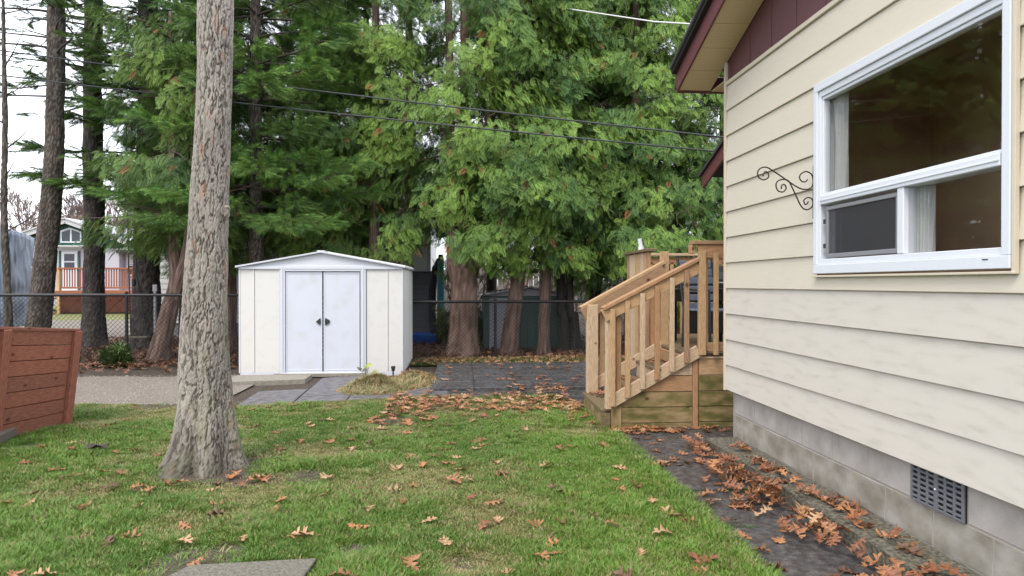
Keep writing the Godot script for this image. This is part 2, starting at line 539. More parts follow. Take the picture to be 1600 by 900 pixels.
	# rear wing seen past the corner
	board(h, "wing_fascia", V(3.55, 2.96, 10.0), V(3.55, 3.72, 7.9), 0.19, 0.03, M.fascia_maroon)
	board(h, "wing_roof", V(5.55, 3.07, 10.05), V(5.55, 3.83, 7.9), 4.1, 0.05, M.shingle, Vector3.RIGHT)
	blk(h, "wing_wall", 4.3, 7.4, 0.0, 2.95, 7.7, 9.8, M.siding)
	foundation(h)
	house_window(h)


func foundation(h: Node3D) -> void:
	var f := sub(h, "foundation")
	blk(f, "mortar_wall", 2.428, 2.6, 0.0, 0.525, -2.8, 6.03, M.mortar, 0.0)
	for row in 2:
		var y0 := 0.106 + 0.2032 * row
		for k in range(-3, 9):
			var d0: float = 3.1525 + 0.4064 * k + (0.0 if row == 1 else -0.165)
			if row == 1 and k == 0:
				continue
			var d1: float = min(d0 + 0.4064, 6.03)
			if d1 - d0 < 0.05:
				continue
			blk(f, "concrete_block", 2.4245 + rr(-0.0012, 0.0012), 2.55, y0 + 0.0045, y0 + 0.1985, d0 + 0.005, d1 - 0.005, M["block_damp" if row == 0 else "block"], 0.004)
	blk(f, "concrete_block", 2.4245, 2.55, 0.106, 0.305, 5.87, 6.03, M.block_damp, 0.004)
	# end wall towards the stairs
	blk(f, "end_wall", 2.43, 9.5, 0.0, 0.52, 6.031, 6.045, M.block_damp, 0.0)
	# crawl-space vent: plate with slots
	var v := sub(h, "foundation_vent")
	var y0 := 0.312
	var y1 := 0.508
	blk(v, "backing", 2.4215, 2.4275, y0, y1, 3.157, 3.553, M.dark_void, 0.0)
	var plate := MB.new()
	var cols := 6
	var rows := 7
	var cw := 0.396 / cols
	var ch := (y1 - y0) / rows
	for k in cols + 1:
		var w := 0.030 if k == 3 else 0.017
		plate.box(Transform3D(Basis(), V(2.4135, (y0 + y1) / 2, 3.157 + cw * k - (0.008 if k == cols else -0.008 if k == 0 else 0.0))), Vector3(0.012, y1 - y0, w), 0.002)
	for r in rows + 1:
		plate.box(Transform3D(Basis(), V(2.414, y0 + ch * r + (0.006 if r == 0 else -0.006 if r == rows else 0.0), 3.355)), Vector3(0.0105, 0.0125, 0.396), 0.002)
	mi(v, "slotted_plate", plate.mesh(), M.vent_grey)
	var s := SphereMesh.new()
	s.radius = 0.006
	s.height = 0.012
	s.radial_segments = 8
	s.rings = 4
	mi(v, "screw", s, M.white_vinyl, Transform3D(Basis(), V(2.406, 0.42, 3.355)))


func ring(parent: Node, called: String, x0: float, x1: float, y0: float, y1: float, d0: float, d1: float, w: Array, m: Material) -> void:
	# four bars round a rectangle in the wall plane; w = bottom, top, near, far widths
	var b := MB.new()
	var xm := (x0 + x1) / 2
	var t := absf(x1 - x0)
	for q in [[y0, y0 + w[0], d0, d1], [y1 - w[1], y1, d0, d1], [y0 + w[0], y1 - w[1], d0, d0 + w[2]], [y0 + w[0], y1 - w[1], d1 - w[3], d1]]:
		b.box(Transform3D(Basis(), V(xm, (q[0] + q[1]) / 2, (q[2] + q[3]) / 2)), Vector3(t, q[1] - q[0], q[3] - q[2]), 0.003)
	mi(parent, called, b.mesh(), m)


func house_window(h: Node3D) -> void:
	var w := sub(h, "window")
	var y0: float = WIN[0]
	var y1: float = WIN[1]
	var d0: float = WIN[2]
	var d1: float = WIN[3]
	ring(w, "outer_frame", 2.346, 2.43, y0, y1, d0, d1, [0.058, 0.055, 0.045, 0.046], M.white_vinyl)
	ring(w, "inner_frame", 2.360, 2.46, y0 + 0.0585, y1 - 0.0555, d0 + 0.0455, d1 - 0.0465, [0.036, 0.040, 0.02, 0.026], M.white_vinyl)
	blk(w, "transom", 2.352, 2.46, 1.988, 2.046, d0 + 0.066, d1 - 0.073, M.white_vinyl)
	blk(w, "transom_lip", 2.347, 2.3515, 2.010, 2.018, d0 + 0.066, d1 - 0.073, M.white_vinyl, 0.001)
	blk(w, "mullion", 2.358, 2.46, 1.6305, 1.987, 3.545, 3.60, M.white_vinyl)
	ring(w, "upper_sash", 2.370, 2.42, 2.047, 2.698, d0 + 0.0665, d1 - 0.0735, [0.016, 0.02, 0.010, 0.012], M.white_vinyl)
	blk(w, "pane", 2.386, 2.390, 2.063, 2.678, d0 + 0.077, d1 - 0.086, M.glass, 0.0)
	blk(w, "pane", 2.386, 2.390, 1.631, 1.987, d0 + 0.067, 3.5445, M.glass, 0.0)
	blk(w, "pane", 2.41, 2.414, 1.631, 1.987, 3.6005, d1 - 0.074, M.glass, 0.0)
	ring(w, "screen_frame", 2.364, 2.38, 1.636, 1.968, 3.602, 4.352, [0.026, 0.024, 0.02, 0.028], M.grey_frame)
	blk(w, "insect_screen", 2.3715, 2.3725, 1.662, 1.944, 3.622, 4.317, M.screen_mesh, 0.0)
	for y in [1.70, 1.86]:
		blk(w, "screen_clip", 2.360, 2.372, y, y + 0.03, 4.35, 4.375, M.black_plastic, 0.002)
	blk(w, "sill_flashing", 2.345, 2.372, y0 - 0.024, y0 - 0.012, d0 - 0.02, d1 + 0.01, M.trim_cream, 0.002)
	blk(w, "side_channel", 2.352, 2.374, y0 - 0.024, y1, d0 - 0.022, d0 - 0.002, M.trim_cream, 0.002)
	blk(w, "weep_slot", 2.3445, 2.3465, y0 + 0.040, y0 + 0.045, 2.93, 2.965, M.dark_void, 0.0)
	curtain("white pleated curtain hanging inside the upper pane at its far end", 2.06, 2.70, 4.27, 4.36, 2.45)
	curtain("narrow white curtain hanging inside the lower right pane", 1.60, 2.0, 3.45, 3.545, 2.45)


func curtain(label: String, y0: float, y1: float, d0: float, d1: float, x: float) -> void:
	var nu := 60
	var p := PackedVector3Array()
	for j in 6:
		for i in nu:
			var s := float(i) / (nu - 1)
			p.append(V(x + 0.022 * sin(s * 34.0 + 0.3 * j) + 0.01 * sin(s * 11.0), lerpf(y0, y1, j / 5.0), lerpf(d0, d1, s)))
	var b := MB.new()
	b.grid(p, PackedColorArray(), nu, 6, false, 1.0)
	var o := mi(self, "curtain", b.mesh(), M.curtain)
	tag(o, label, "curtain")


func plant_bracket() -> void:
	# two scrolls of thin iron rod standing out from the wall beside the window; traced in millimetres from the wall plate
	var o := thing("plant_bracket", "black wrought iron scroll bracket for hanging a plant, beside the white window", "bracket", V(2.362, 1.985, 4.505))
	var a := [[351, 204], [337, 234], [315, 225], [313, 196], [346, 180], [378, 196], [387, 230], [366, 258], [328, 265], [285, 244], [228, 208], [171, 170], [114, 135], [66, 119], [19, 128], [2, 163], [10, 216], [48, 239], [86, 223], [97, 197], [81, 173], [57, 170], [40, 185]]
	var b := [[223, 120], [220, 144], [200, 149], [190, 125], [209, 101], [242, 106], [259, 135], [252, 168], [218, 184], [176, 177], [152, 139], [119, 72], [85, 6], [48, -18], [10, 1], [2, 34], [14, 58], [43, 63], [66, 44], [57, 17], [40, 27], [36, 39]]
	for q in [a, b]:
		var pts := []
		for e in q:
			pts.append(Vector3(-0.001 * e[0], 0.001 * e[1], 0))
		var fine := []
		var r := []
		for k in 111:
			fine.append(path_point(pts, k / 110.0))
			r.append(0.0048)
		var m := MB.new()
		m.tube(fine, r, 7, true)
		mi(o, "scroll", m.mesh(), M.iron)
	mi(o, "wall_plate", cbox(Vector3(0.008, 0.36, 0.022), 0.002), M.iron, Transform3D(Basis(), Vector3(0.004, 0.10, 0)))


# ------------------------------------------------------------------ deck and stairs behind the house corner
func clip_poly(p: PackedVector2Array, a: Vector2, b: Vector2) -> PackedVector2Array:
	# keep what lies to the right of / below the line a-b (a left of b)
	var out := PackedVector2Array()
	for k in p.size():
		var q := p[k]
		var r := p[(k + 1) % p.size()]
		var s0 := (b - a).cross(q - a)
		var s1 := (b - a).cross(r - a)
		if s0 <= 0.0:
			out.append(q)
		if s0 * s1 < 0.0:
			out.append(q.lerp(r, s0 / (s0 - s1)))
	return out


func deck() -> void:
	var o := thing("deck", "raised cedar deck with stairs, slanted railings and mossy skirting at the house corner", "deck")
	var top := 0.757
	# landing boards
	for k in 19:
		blk(o, "deck_board", 2.33, 4.29, top - 0.035, top, 6.93 + 0.14 * k, 6.93 + 0.14 * k + 0.134, pick("deck_dark", 2), 0.006)
	blk(o, "deck_joist", 2.345, 4.25, 0.55, top - 0.037, 6.95, 6.985, M.grey_wood)
	blk(o, "deck_joist", 2.345, 2.385, 0.45, top - 0.037, 7.0, 9.55, M.grey_wood)
	# skirting below the landing, board by board
	var ys := [[0.0, 0.053], [0.06, 0.211], [0.219, 0.367], [0.375, 0.53], [0.538, 0.70]]
	for k in 5:
		var m: Material = M["mossy%d" % (2 - k % 3)] if k < 3 else pick("wood", 4)
		if k == 3:
			m = M.mossy2
		board(o, "skirting_board", V(2.41, (ys[k][0] + ys[k][1]) / 2, 6.905), V(4.2, (ys[k][0] + ys[k][1]) / 2, 6.905), ys[k][1] - ys[k][0], 0.03, m)
	board(o, "skirting_cap", V(2.335, 0.712, 6.905), V(4.2, 0.712, 6.905), 0.018, 0.05, M.wood2)
	board(o, "corner_post", V(2.372, 0.0, 6.90), V(2.372, 0.705, 6.90), 0.055, 0.036, M.wood1, Vector3.RIGHT)
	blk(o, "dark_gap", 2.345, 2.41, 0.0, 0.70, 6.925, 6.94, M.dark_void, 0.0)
	# triangular skirting under the stringer
	var la := Vector2(1.5, 0.212)
	var lb := Vector2(2.5, 0.777)
	for k in 5:
		var p := clip_poly(PackedVector2Array([Vector2(1.615, ys[k][0]), Vector2(2.340, ys[k][0]), Vector2(2.340, ys[k][1]), Vector2(1.615, ys[k][1])]), la, lb)
		if p.size() < 3:
			continue
		var cx := 1.98
		var cy: float = (ys[k][0] + ys[k][1]) / 2
		for q in p.size():
			p[q] -= Vector2(cx, cy)
		var b := MB.new()
		b.prism(p, -0.015, 0.015)
		mi(o, "skirting_board", b.mesh(), M["mossy%d" % [0, 1, 2, 0, 1][k]] if k < 3 else M["wood%d" % (k - 2)], Transform3D(Basis(), V(cx, cy, 6.905)))
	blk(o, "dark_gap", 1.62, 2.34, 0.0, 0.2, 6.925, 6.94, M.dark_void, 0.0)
	board(o, "corner_post", V(1.557, 0.0, 6.90), V(1.557, 0.235, 6.90), 0.105, 0.036, M.mossy2, Vector3.RIGHT)
	# steps: risers and two-board treads
	var rise := [0.0, 0.200, 0.386, 0.572]
	var run := [1.405, 1.72, 2.03]
	for k in 3:
		var y: float = rise[k + 1]
		var x: float = run[k]
		board(o, "riser", V(x + 0.03, (rise[k] + y - 0.036) / 2, 6.93), V(x + 0.03, (rise[k] + y - 0.036) / 2, 8.0), y - 0.036 - rise[k] + 0.0, 0.03, M["mossy%d" % (2 - k)] if k == 0 else M["wood%d" % k])
		for s in 2:
			board(o, "tread", V(x + 0.072 + 0.152 * s, y - 0.018, 6.92), V(x + 0.072 + 0.152 * s, y - 0.018, 8.03), 0.146, 0.036, M["deck_dark%d" % s], Vector3.RIGHT, 0.007)
	board(o, "riser", V(2.325, 0.65, 6.95), V(2.325, 0.65, 8.0), 0.13, 0.03, M.wood1)
	board(o, "step_side", V(1.40, 0.08, 6.912), V(1.50, 0.08, 6.912), 0.16, 0.03, M.deck_dark0)
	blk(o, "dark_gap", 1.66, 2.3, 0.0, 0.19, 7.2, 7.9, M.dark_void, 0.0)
	# near railing, outside face towards the path
	var hy := func(x): return 1.222 + 0.512 * (x - 1.426)
	var sy := func(x): return 0.212 + 0.565 * (x - 1.5)
	var x0 := 1.42
	var x1 := 2.40
	board(o, "stringer_rail", V(1.505, sy.call(1.505) + 0.066, 6.866), V(x1, sy.call(x1) + 0.066, 6.866), 0.125, 0.036, M.wood2)
	board(o, "rail_board", V(x0, hy.call(x0) - 0.075, 6.866), V(x1, hy.call(x1) - 0.075, 6.866), 0.13, 0.036, M.wood0)
	board(o, "handrail", V(x0 - 0.01, hy.call(x0 - 0.01), 6.885), V(x1, hy.call(x1), 6.885), 0.135, 0.036, M.wood1, V(0, 0, 1))
	board(o, "newel_post", V(1.478, 0.20, 6.915), V(1.478, hy.call(1.478) - 0.03, 6.915), 0.06, 0.085, M.wood2, Vector3.RIGHT)
	board(o, "newel_post", V(1.585, 0.23, 6.93), V(1.585, hy.call(1.585) - 0.03, 6.93), 0.05, 0.05, M.wood1, Vector3.RIGHT)
	for k in 6:
		var x := 1.503 + 0.1515 * k
		board(o, "baluster", V(x, sy.call(x) + 0.025, 6.829), V(x, hy.call(x) - 0.045, 6.829), 0.047, 0.036, pick("wood", 4), Vector3.RIGHT, 0.003)
	# posts and rail of the landing
	board(o, "landing_post", V(2.425, 0.745, 6.85), V(2.425, 1.80, 6.85), 0.072, 0.06, M.wood0, Vector3.RIGHT)
	board(o, "landing_post", V(2.49, top, 6.95), V(2.49, 1.80, 6.95), 0.04, 0.085, M.wood2, Vector3.RIGHT)
	for k in 7:
		var x := 2.563 + 0.148 * k
		board(o, "baluster", V(x, 0.745, 6.829), V(x, 1.775, 6.829), 0.047, 0.036, pick("wood", 4), Vector3.RIGHT, 0.003)
	board(o, "rail_board", V(2.39, 1.795, 6.866), V(4.2, 1.795, 6.866), 0.135, 0.036, M.wood1)
	board(o, "rail_board", V(2.45, 0.825, 6.866), V(4.2, 0.825, 6.866), 0.09, 0.036, M.wood3)
	board(o, "rail_cap", V(2.33, 1.885, 6.90), V(4.2, 1.885, 6.90), 0.145, 0.037, M.wood3, V(0, 0, 1))
	board(o, "rail_end", V(2.345, 1.82, 6.87), V(2.345, 1.82, 6.98), 0.09, 0.04, M.wood1)
	# far railing
	var fy := func(x): return 1.187 + 0.541 * (x - 1.379)
	board(o, "newel_post", V(1.508, 0.20, 7.95), V(1.508, 1.225, 7.95), 0.13, 0.10, M.wood2, Vector3.RIGHT, 0.006)
	board(o, "handrail", V(1.375, fy.call(1.375), 7.98), V(2.36, fy.call(2.36), 7.98), 0.14, 0.037, M.wood0, V(0, 0, 1))
	board(o, "rail_board", V(1.40, fy.call(1.40) - 0.095, 7.93), V(2.36, fy.call(2.36) - 0.095, 7.93), 0.135, 0.036, M.wood3)
	board(o, "stringer_rail", V(1.57, 0.30, 7.99), V(2.36, 0.745, 7.99), 0.125, 0.036, M.wood2)
	for k in 5:
		var x := 1.64 + 0.152 * k
		board(o, "baluster", V(x, 0.30 + 0.56 * (x - 1.57), 8.03), V(x, fy.call(x) - 0.05, 8.03), 0.045, 0.036, pick("wood", 4), Vector3.RIGHT, 0.003)
	board(o, "landing_post", V(2.375, 0.5, 7.99), V(2.375, 1.845, 7.99), 0.09, 0.09, M.wood0, Vector3.RIGHT)
	# vertical-board privacy screen past the stairs
	for k in 8:
		var d := 8.46 + 0.145 * k
		board(o, "privacy_board", V(2.315, 0.45, d), V(2.315, 1.865 + 0.01 * rr(-1, 1), d), 0.132, 0.025, pick("wood", 4), V(0, 0, 1))
	for k in 3:
		board(o, "privacy_board", V(2.335, 0.45, 8.10 + 0.13 * k), V(2.335, 1.30, 8.10 + 0.13 * k), 0.12, 0.025, pick("wood", 4), V(0, 0, 1))
	board(o, "privacy_cap", V(2.33, 1.885, 8.36), V(2.33, 1.885, 9.60), 0.13, 0.036, M.deck_dark1, Vector3.RIGHT)
	# railing at the back
	board(o, "rail_cap", V(2.35, 1.875, 9.55), V(4.25, 1.875, 9.55), 0.14, 0.036, M.wood2, V(0, 0, 1))
	board(o, "rail_board", V(2.35, 1.79, 9.55), V(4.25, 1.79, 9.55), 0.10, 0.036, M.wood1)
	for k in 12:
		board(o, "baluster", V(2.5 + 0.148 * k, top, 9.55), V(2.5 + 0.148 * k, 1.77, 9.55), 0.047, 0.036, pick("wood", 4), Vector3.RIGHT, 0.003)
	# things on the deck
	var p := thing("vent_pipe", "short white plastic pipe standing on the privacy screen of the deck", "pipe", V(2.36, 1.904, 9.0))
	var b2 := MB.new()
	b2.tube([Vector3.ZERO, Vector3(0, 0.05, 0), Vector3(0, 0.051, 0), Vector3(-0.02, 0.16, 0)], [0.04, 0.038, 0.028, 0.026], 12, true)
	mi(p, "pipe", b2.mesh(), M.white_vinyl)
	grill()
	patio_chair()


func grill() -> void:
	var g := thing("barbecue", "black barbecue grill with a domed hood standing on the deck", "barbecue", V(2.92, 0.757, 8.2))
	var b := MB.new()
	var prof := PackedVector2Array()
	for k in 9:
		var a := PI * k / 8.0
		prof.append(Vector2(0.27 * cos(a), 0.66 + 0.27 * sin(a)))
	b.prism(prof, -0.33, 0.33, Transform3D(Basis(Vector3(0, 0, 1), Vector3.UP, Vector3(-1, 0, 0)), Vector3.ZERO))
	mi(g, "hood", b.mesh(), M.black_metal)
	mi(g, "fire_box", cbox(Vector3(0.66, 0.16, 0.5), 0.02), M.black_metal, Transform3D(Basis(), Vector3(0, 0.575, 0)))
	mi(g, "cabinet_panel", cbox(Vector3(0.6, 0.36, 0.03), 0.01), M.black_plastic, Transform3D(Basis(), Vector3(0, 0.3, 0.19)))
	for sx in [-1, 1]:
		mi(g, "side_shelf", cbox(Vector3(0.26, 0.03, 0.42), 0.008), M.black_plastic, Transform3D(Basis(), Vector3(0.47 * sx, 0.64, 0)))
		for sz in [-1, 1]:
			mi(g, "leg", cbox(Vector3(0.04, 0.52, 0.04), 0.005), M.black_metal, Transform3D(Basis(), Vector3(0.29 * sx, 0.26, 0.19 * sz)))
	var h := MB.new()
	h.tube([Vector3(-0.25, 0.72, 0.31), Vector3(0.25, 0.72, 0.31)], [0.013, 0.013], 8, true)
	mi(g, "handle", h.mesh(), M.grey_metal)


func patio_chair() -> void:
	var c := thing("patio_chair", "dark patio chair with blue-grey slats on the deck behind the railing", "chair", V(2.78, 0.757, 7.5), "", 0.35)
	var slat := mat("slat_blue", lin(0.14, 0.17, 0.23), 0.5)
	for k in 6:
		mi(c, "back_slat", cbox(Vector3(0.44, 0.07, 0.015), 0.004), slat, Transform3D(Basis(), Vector3(0, 0.46 + 0.095 * k, -0.2 - 0.02 * k)))
	for k in 5:
		mi(c, "seat_slat", cbox(Vector3(0.44, 0.02, 0.075), 0.004), slat, Transform3D(Basis(), Vector3(0, 0.42, -0.16 + 0.09 * k)))
	for sx in [-1, 1]:
		var b := MB.new()
		b.tube([Vector3(0.24 * sx, 0, -0.22), Vector3(0.24 * sx, 0.44, -0.2), Vector3(0.24 * sx, 1.02, -0.32)], [0.016, 0.016, 0.016], 8, true)
		mi(c, "rear_leg", b.mesh(), M.black_metal)
		b = MB.new()
		b.tube([Vector3(0.24 * sx, 0, 0.24), Vector3(0.24 * sx, 0.64, 0.22), Vector3(0.24 * sx, 0.65, -0.2)], [0.016, 0.016, 0.016], 8, true)
		mi(c, "arm", b.mesh(), M.black_metal)

# ------------------------------------------------------------------ garden shed
func shed() -> void:
	var o := thing("garden_shed", "white sheet-metal garden shed with two sliding doors and a low gable", "shed")
	var x0 := -3.495
	var x1 := -0.935
	var df := 11.10
	var db := 13.15
	var ye := 1.735
	var xm := (x0 + x1) / 2
	blk(o, "base_rail", x0 + 0.02, x1 - 0.02, 0.0, 0.075, df + 0.012, db, M.shed_trim)
	blk(o, "sill_board", x0 + 0.55, x1 - 0.6, 0.0, 0.055, df - 0.06, df + 0.01, M.pale_slab)
	# front panels either side of the doors, ribbed at their seams
	for q in [[x0, -3.247], [-3.247, -2.859], [-1.515, -1.172], [-1.172, x1]]:
		var b := MB.new()
		b.box(Transform3D(Basis(), V((q[0] + q[1]) / 2, 0.905, df + 0.02)), Vector3(q[1] - q[0] - 0.004, 1.66, 0.014), 0.003)
		b.box(Transform3D(Basis(), V(q[1] - 0.012, 0.905, df + 0.01)), Vector3(0.020, 1.66, 0.014), 0.005)
		mi(o, "wall_panel", b.mesh(), M.shed_white)
	for x in [-2.816, -1.562]:
		var b := MB.new()
		b.box(Transform3D(Basis(), V(x, 0.89, df + 0.005)), Vector3(0.085, 1.69, 0.04), 0.005)
		b.box(Transform3D(Basis(), V(x, 0.89, df - 0.02)), Vector3(0.022, 1.69, 0.016), 0.004)
		mi(o, "door_jamb", b.mesh(), M.shed_trim)
	blk(o, "header", x0 + 0.01, x1 - 0.01, 1.695, 1.745, df - 0.022, df + 0.03, M.shed_trim)
	blk(o, "door_track", -2.82, -1.60, 1.665, 1.692, df - 0.018, df + 0.02, M.shed_trim)
	blk(o, "threshold", -2.84, -1.58, 0.035, 0.062, df - 0.025, df + 0.02, M.shed_trim)
	for s in 2:
		var a := -2.772 if s == 0 else -2.188
		var z := a + 0.572
		var dr := sub(o, "door")
		var b := MB.new()
		b.box(Transform3D(Basis(), V((a + z) / 2, 0.862, df + 0.022)), Vector3(z - a - 0.008, 1.60, 0.018), 0.004)
		for x in [a + 0.014, z - 0.014]:
			b.box(Transform3D(Basis(), V(x, 0.862, df + 0.012)), Vector3(0.02, 1.60, 0.012), 0.004)
		for k in 2:
			b.box(Transform3D(Basis(), V((a + z) / 2, 0.10 + 1.53 * k, df + 0.012)), Vector3(z - a - 0.05, 0.018, 0.010), 0.004)
		mi(dr, "door_sheet", b.mesh(), M.shed_door)
		var hx := z - 0.045 if s == 0 else a + 0.045
		var hb := MB.new()
		hb.prism(PackedVector2Array([Vector2(-0.055 if s == 0 else -0.018, 0.0), Vector2(0.0 + (0.01 if s == 0 else -0.01), 0.058), Vector2(0.018 if s == 0 else 0.055, 0.02), Vector2(0.018 if s == 0 else 0.055, -0.02), Vector2(0.0 + (0.01 if s == 0 else -0.01), -0.058)]), -0.006, 0.012)
		mi(dr, "handle", hb.mesh(), M.black_plastic, Transform3D(Basis(), V(hx, 0.868, df + 0.002)))
	# gables
	for d in [df + 0.012, db]:
		var b := MB.new()
		b.prism(PackedVector2Array([Vector2(x0, 1.742), Vector2(x1, 1.742), Vector2(xm, 1.955)]), -0.008, 0.008, Transform3D(Basis(), V(0, 0, d)))
		mi(o, "gable_panel", b.mesh(), M.shed_trim)
	# side walls: corrugated
	for x in [x0, x1]:
		var sgn := 1.0 if x == x1 else -1.0
		var nu := 90
		var p := PackedVector3Array()
		for j in 2:
			for i in nu:
				var d := lerpf(df + 0.03, db, float(i) / (nu - 1))
				var ph := fposmod((d - df) / 0.145, 1.0)
				var off := 0.016 * smoothstep(0.06, 0.14, ph) * (1.0 - smoothstep(0.36, 0.44, ph))
				p.append(V(x - sgn * 0.016 + sgn * off, 0.06 + 1.68 * j, d))
		var b := MB.new()
		b.grid(p, PackedColorArray(), nu, 2, false, sgn)
		b.box(Transform3D(Basis(), V(x - sgn * 0.035, 0.9, (df + db) / 2)), Vector3(0.02, 1.66, db - df - 0.06))
		mi(o, "side_panel", b.mesh(), M.shed_white)
		blk(o, "corner_post", x - sgn * 0.004, x - sgn * 0.03, 0.06, 1.74, df + 0.004, df + 0.03, M.shed_trim)
	blk(o, "rear_panel", x0 + 0.02, x1 - 0.02, 0.06, 1.74, db - 0.03, db - 0.012, M.shed_white)
	# roof sheets with standing ribs
	for s in [-1.0, 1.0]:
		var xe: float = xm + s * 1.302
		var a := V(xe, 1.735, (df + db) / 2)
		var c := V(xm, 1.968, (df + db) / 2)
		board(o, "roof_panel", a, c, db - df + 0.12, 0.012, M.shed_white, V(0, 0, 1), 0.003)
		board(o, "roof_trim", V(xe, 1.733, df - 0.052), V(xm, 1.966, df - 0.052), 0.026, 0.016, M.shed_trim)
		blk(o, "eave_trim", xe - 0.008, xe + 0.008, 1.715, 1.75, df - 0.06, db + 0.06, M.shed_trim)
		for k in 5:
			var d := df + 0.2 + 0.42 * k
			board(o, "roof_rib", V(xe, 1.752, d), V(xm, 1.985, d), 0.03, 0.02, M.shed_white, V(0, 0, 1))
	blk(o, "ridge_cap", xm - 0.06, xm + 0.06, 1.972, 1.99, df - 0.05, db + 0.05, M.shed_trim)


func planter() -> void:
	var o := thing("planter_box", "tall red-stained cedar planter box of horizontal boards, at the left edge of the lawn", "planter", V(-4.126, 0, 7.524))
	# its long face runs towards the camera; it flares outwards to the top
	var along := V(-0.226, 0.0, -0.974)
	var inw := V(-0.974, 0.0, 0.226)
	var lng := 2.3
	var n := 7
	var hgt := func(t): return 0.975 + 0.085 * t
	for side in 2:
		for k in n:
			var lo := float(k) / n
			var hi := float(k + 1) / n
			var fl0 := 0.13 * lo
			var fl1 := 0.13 * hi
			for span in [[0.05, 0.80], [0.88, 1.62], [1.70, 2.26]]:
				var q := []
				for t in span:
					for f in [[lo, fl0], [hi, fl1]]:
						var g: float = 0.004 if f[0] == lo else -0.004
						var base_in := 0.0 if side == 0 else 0.75
						var fl: float = -f[1] if side == 0 else f[1]
						q.append(along * t + inw * (base_in + fl) + Vector3(0, hgt.call(t) * f[0] + g, 0))
				var b := MB.new()
				var o_dir := -inw if side == 0 else inw
				var th := inw * (0.028 if side == 0 else -0.028)
				b.quad(q[0], q[2], q[3], q[1], o_dir)
				b.quad(q[0] + th, q[2] + th, q[3] + th, q[1] + th, -o_dir)
				b.quad(q[1], q[3], q[3] + th, q[1] + th, Vector3.UP)
				b.quad(q[0], q[2], q[2] + th, q[0] + th, Vector3.DOWN)
				b.quad(q[0], q[1], q[1] + th, q[0] + th, -along)
				b.quad(q[2], q[3], q[3] + th, q[2] + th, along)
				# turned so that the grain follows the board
				var ang := atan2(-along.z, along.x)
				var rot := Basis(Vector3.UP, ang)
				for z in b.v.size():
					b.v[z] = rot.inverse() * b.v[z]
					b.n[z] = rot.inverse() * b.n[z]
				mi(o, "side_board", b.mesh(), pick("redwood", 3), Transform3D(rot, Vector3.ZERO))
	for t in [0.0, 0.84, 1.66, 2.3]:
		for side in 2:
			var bi := -0.012 if side == 0 else 0.762
			var fl := -0.13 if side == 0 else 0.13
			board(o, "post", along * t + inw * bi, along * t + inw * (bi + fl) + Vector3(0, hgt.call(t), 0), 0.088, 0.05, M.redwood1, along)
	for k in n:
		var y0: float = 0.975 * (k + 0.5) / n
		var fl := 0.13 * (k + 0.5) / n
		board(o, "end_board", inw * (-fl + 0.03) + Vector3(0, y0, 0) + along * 0.02, inw * (0.72 + fl) + Vector3(0, y0, 0) + along * 0.02, 0.975 / n - 0.008, 0.028, pick("redwood", 3))
	board(o, "rim_board", inw * -0.11 + Vector3(0, 0.985, 0) - along * 0.03, inw * -0.11 + Vector3(0, 0.985 + 0.085 * lng, 0) + along * lng, 0.085, 0.026, M.redwood2, inw)
	board(o, "rim_board", inw * 0.86 + Vector3(0, 0.985, 0) - along * 0.03, inw * 0.86 + Vector3(0, 0.985 + 0.085 * lng, 0) + along * lng, 0.085, 0.026, M.redwood2, inw)
	board(o, "rim_board", inw * -0.06 + Vector3(0, 0.984, 0), inw * 0.81 + Vector3(0, 0.984, 0), 0.085, 0.026, M.redwood0, along)
	var b3 := MB.new()
	b3.quad(inw * -0.05 + Vector3(0, 0.86, 0), inw * 0.8 + Vector3(0, 0.86, 0), inw * 0.8 + Vector3(0, 1.04, 0) + along * lng, inw * -0.05 + Vector3(0, 1.04, 0) + along * lng, Vector3.UP)
	mi(o, "soil", b3.mesh(), M.earth)
	var g := thing("timber_step", "weathered grey timber lying in the grass at the foot of the red planter", "timber", V(-4.42, 0, 6.72), "", 0.22)
	mi(g, "beam", cbox(Vector3(0.42, 0.09, 0.75), 0.008), M.grey_wood, Transform3D(Basis(), Vector3(0, 0.055, 0)))


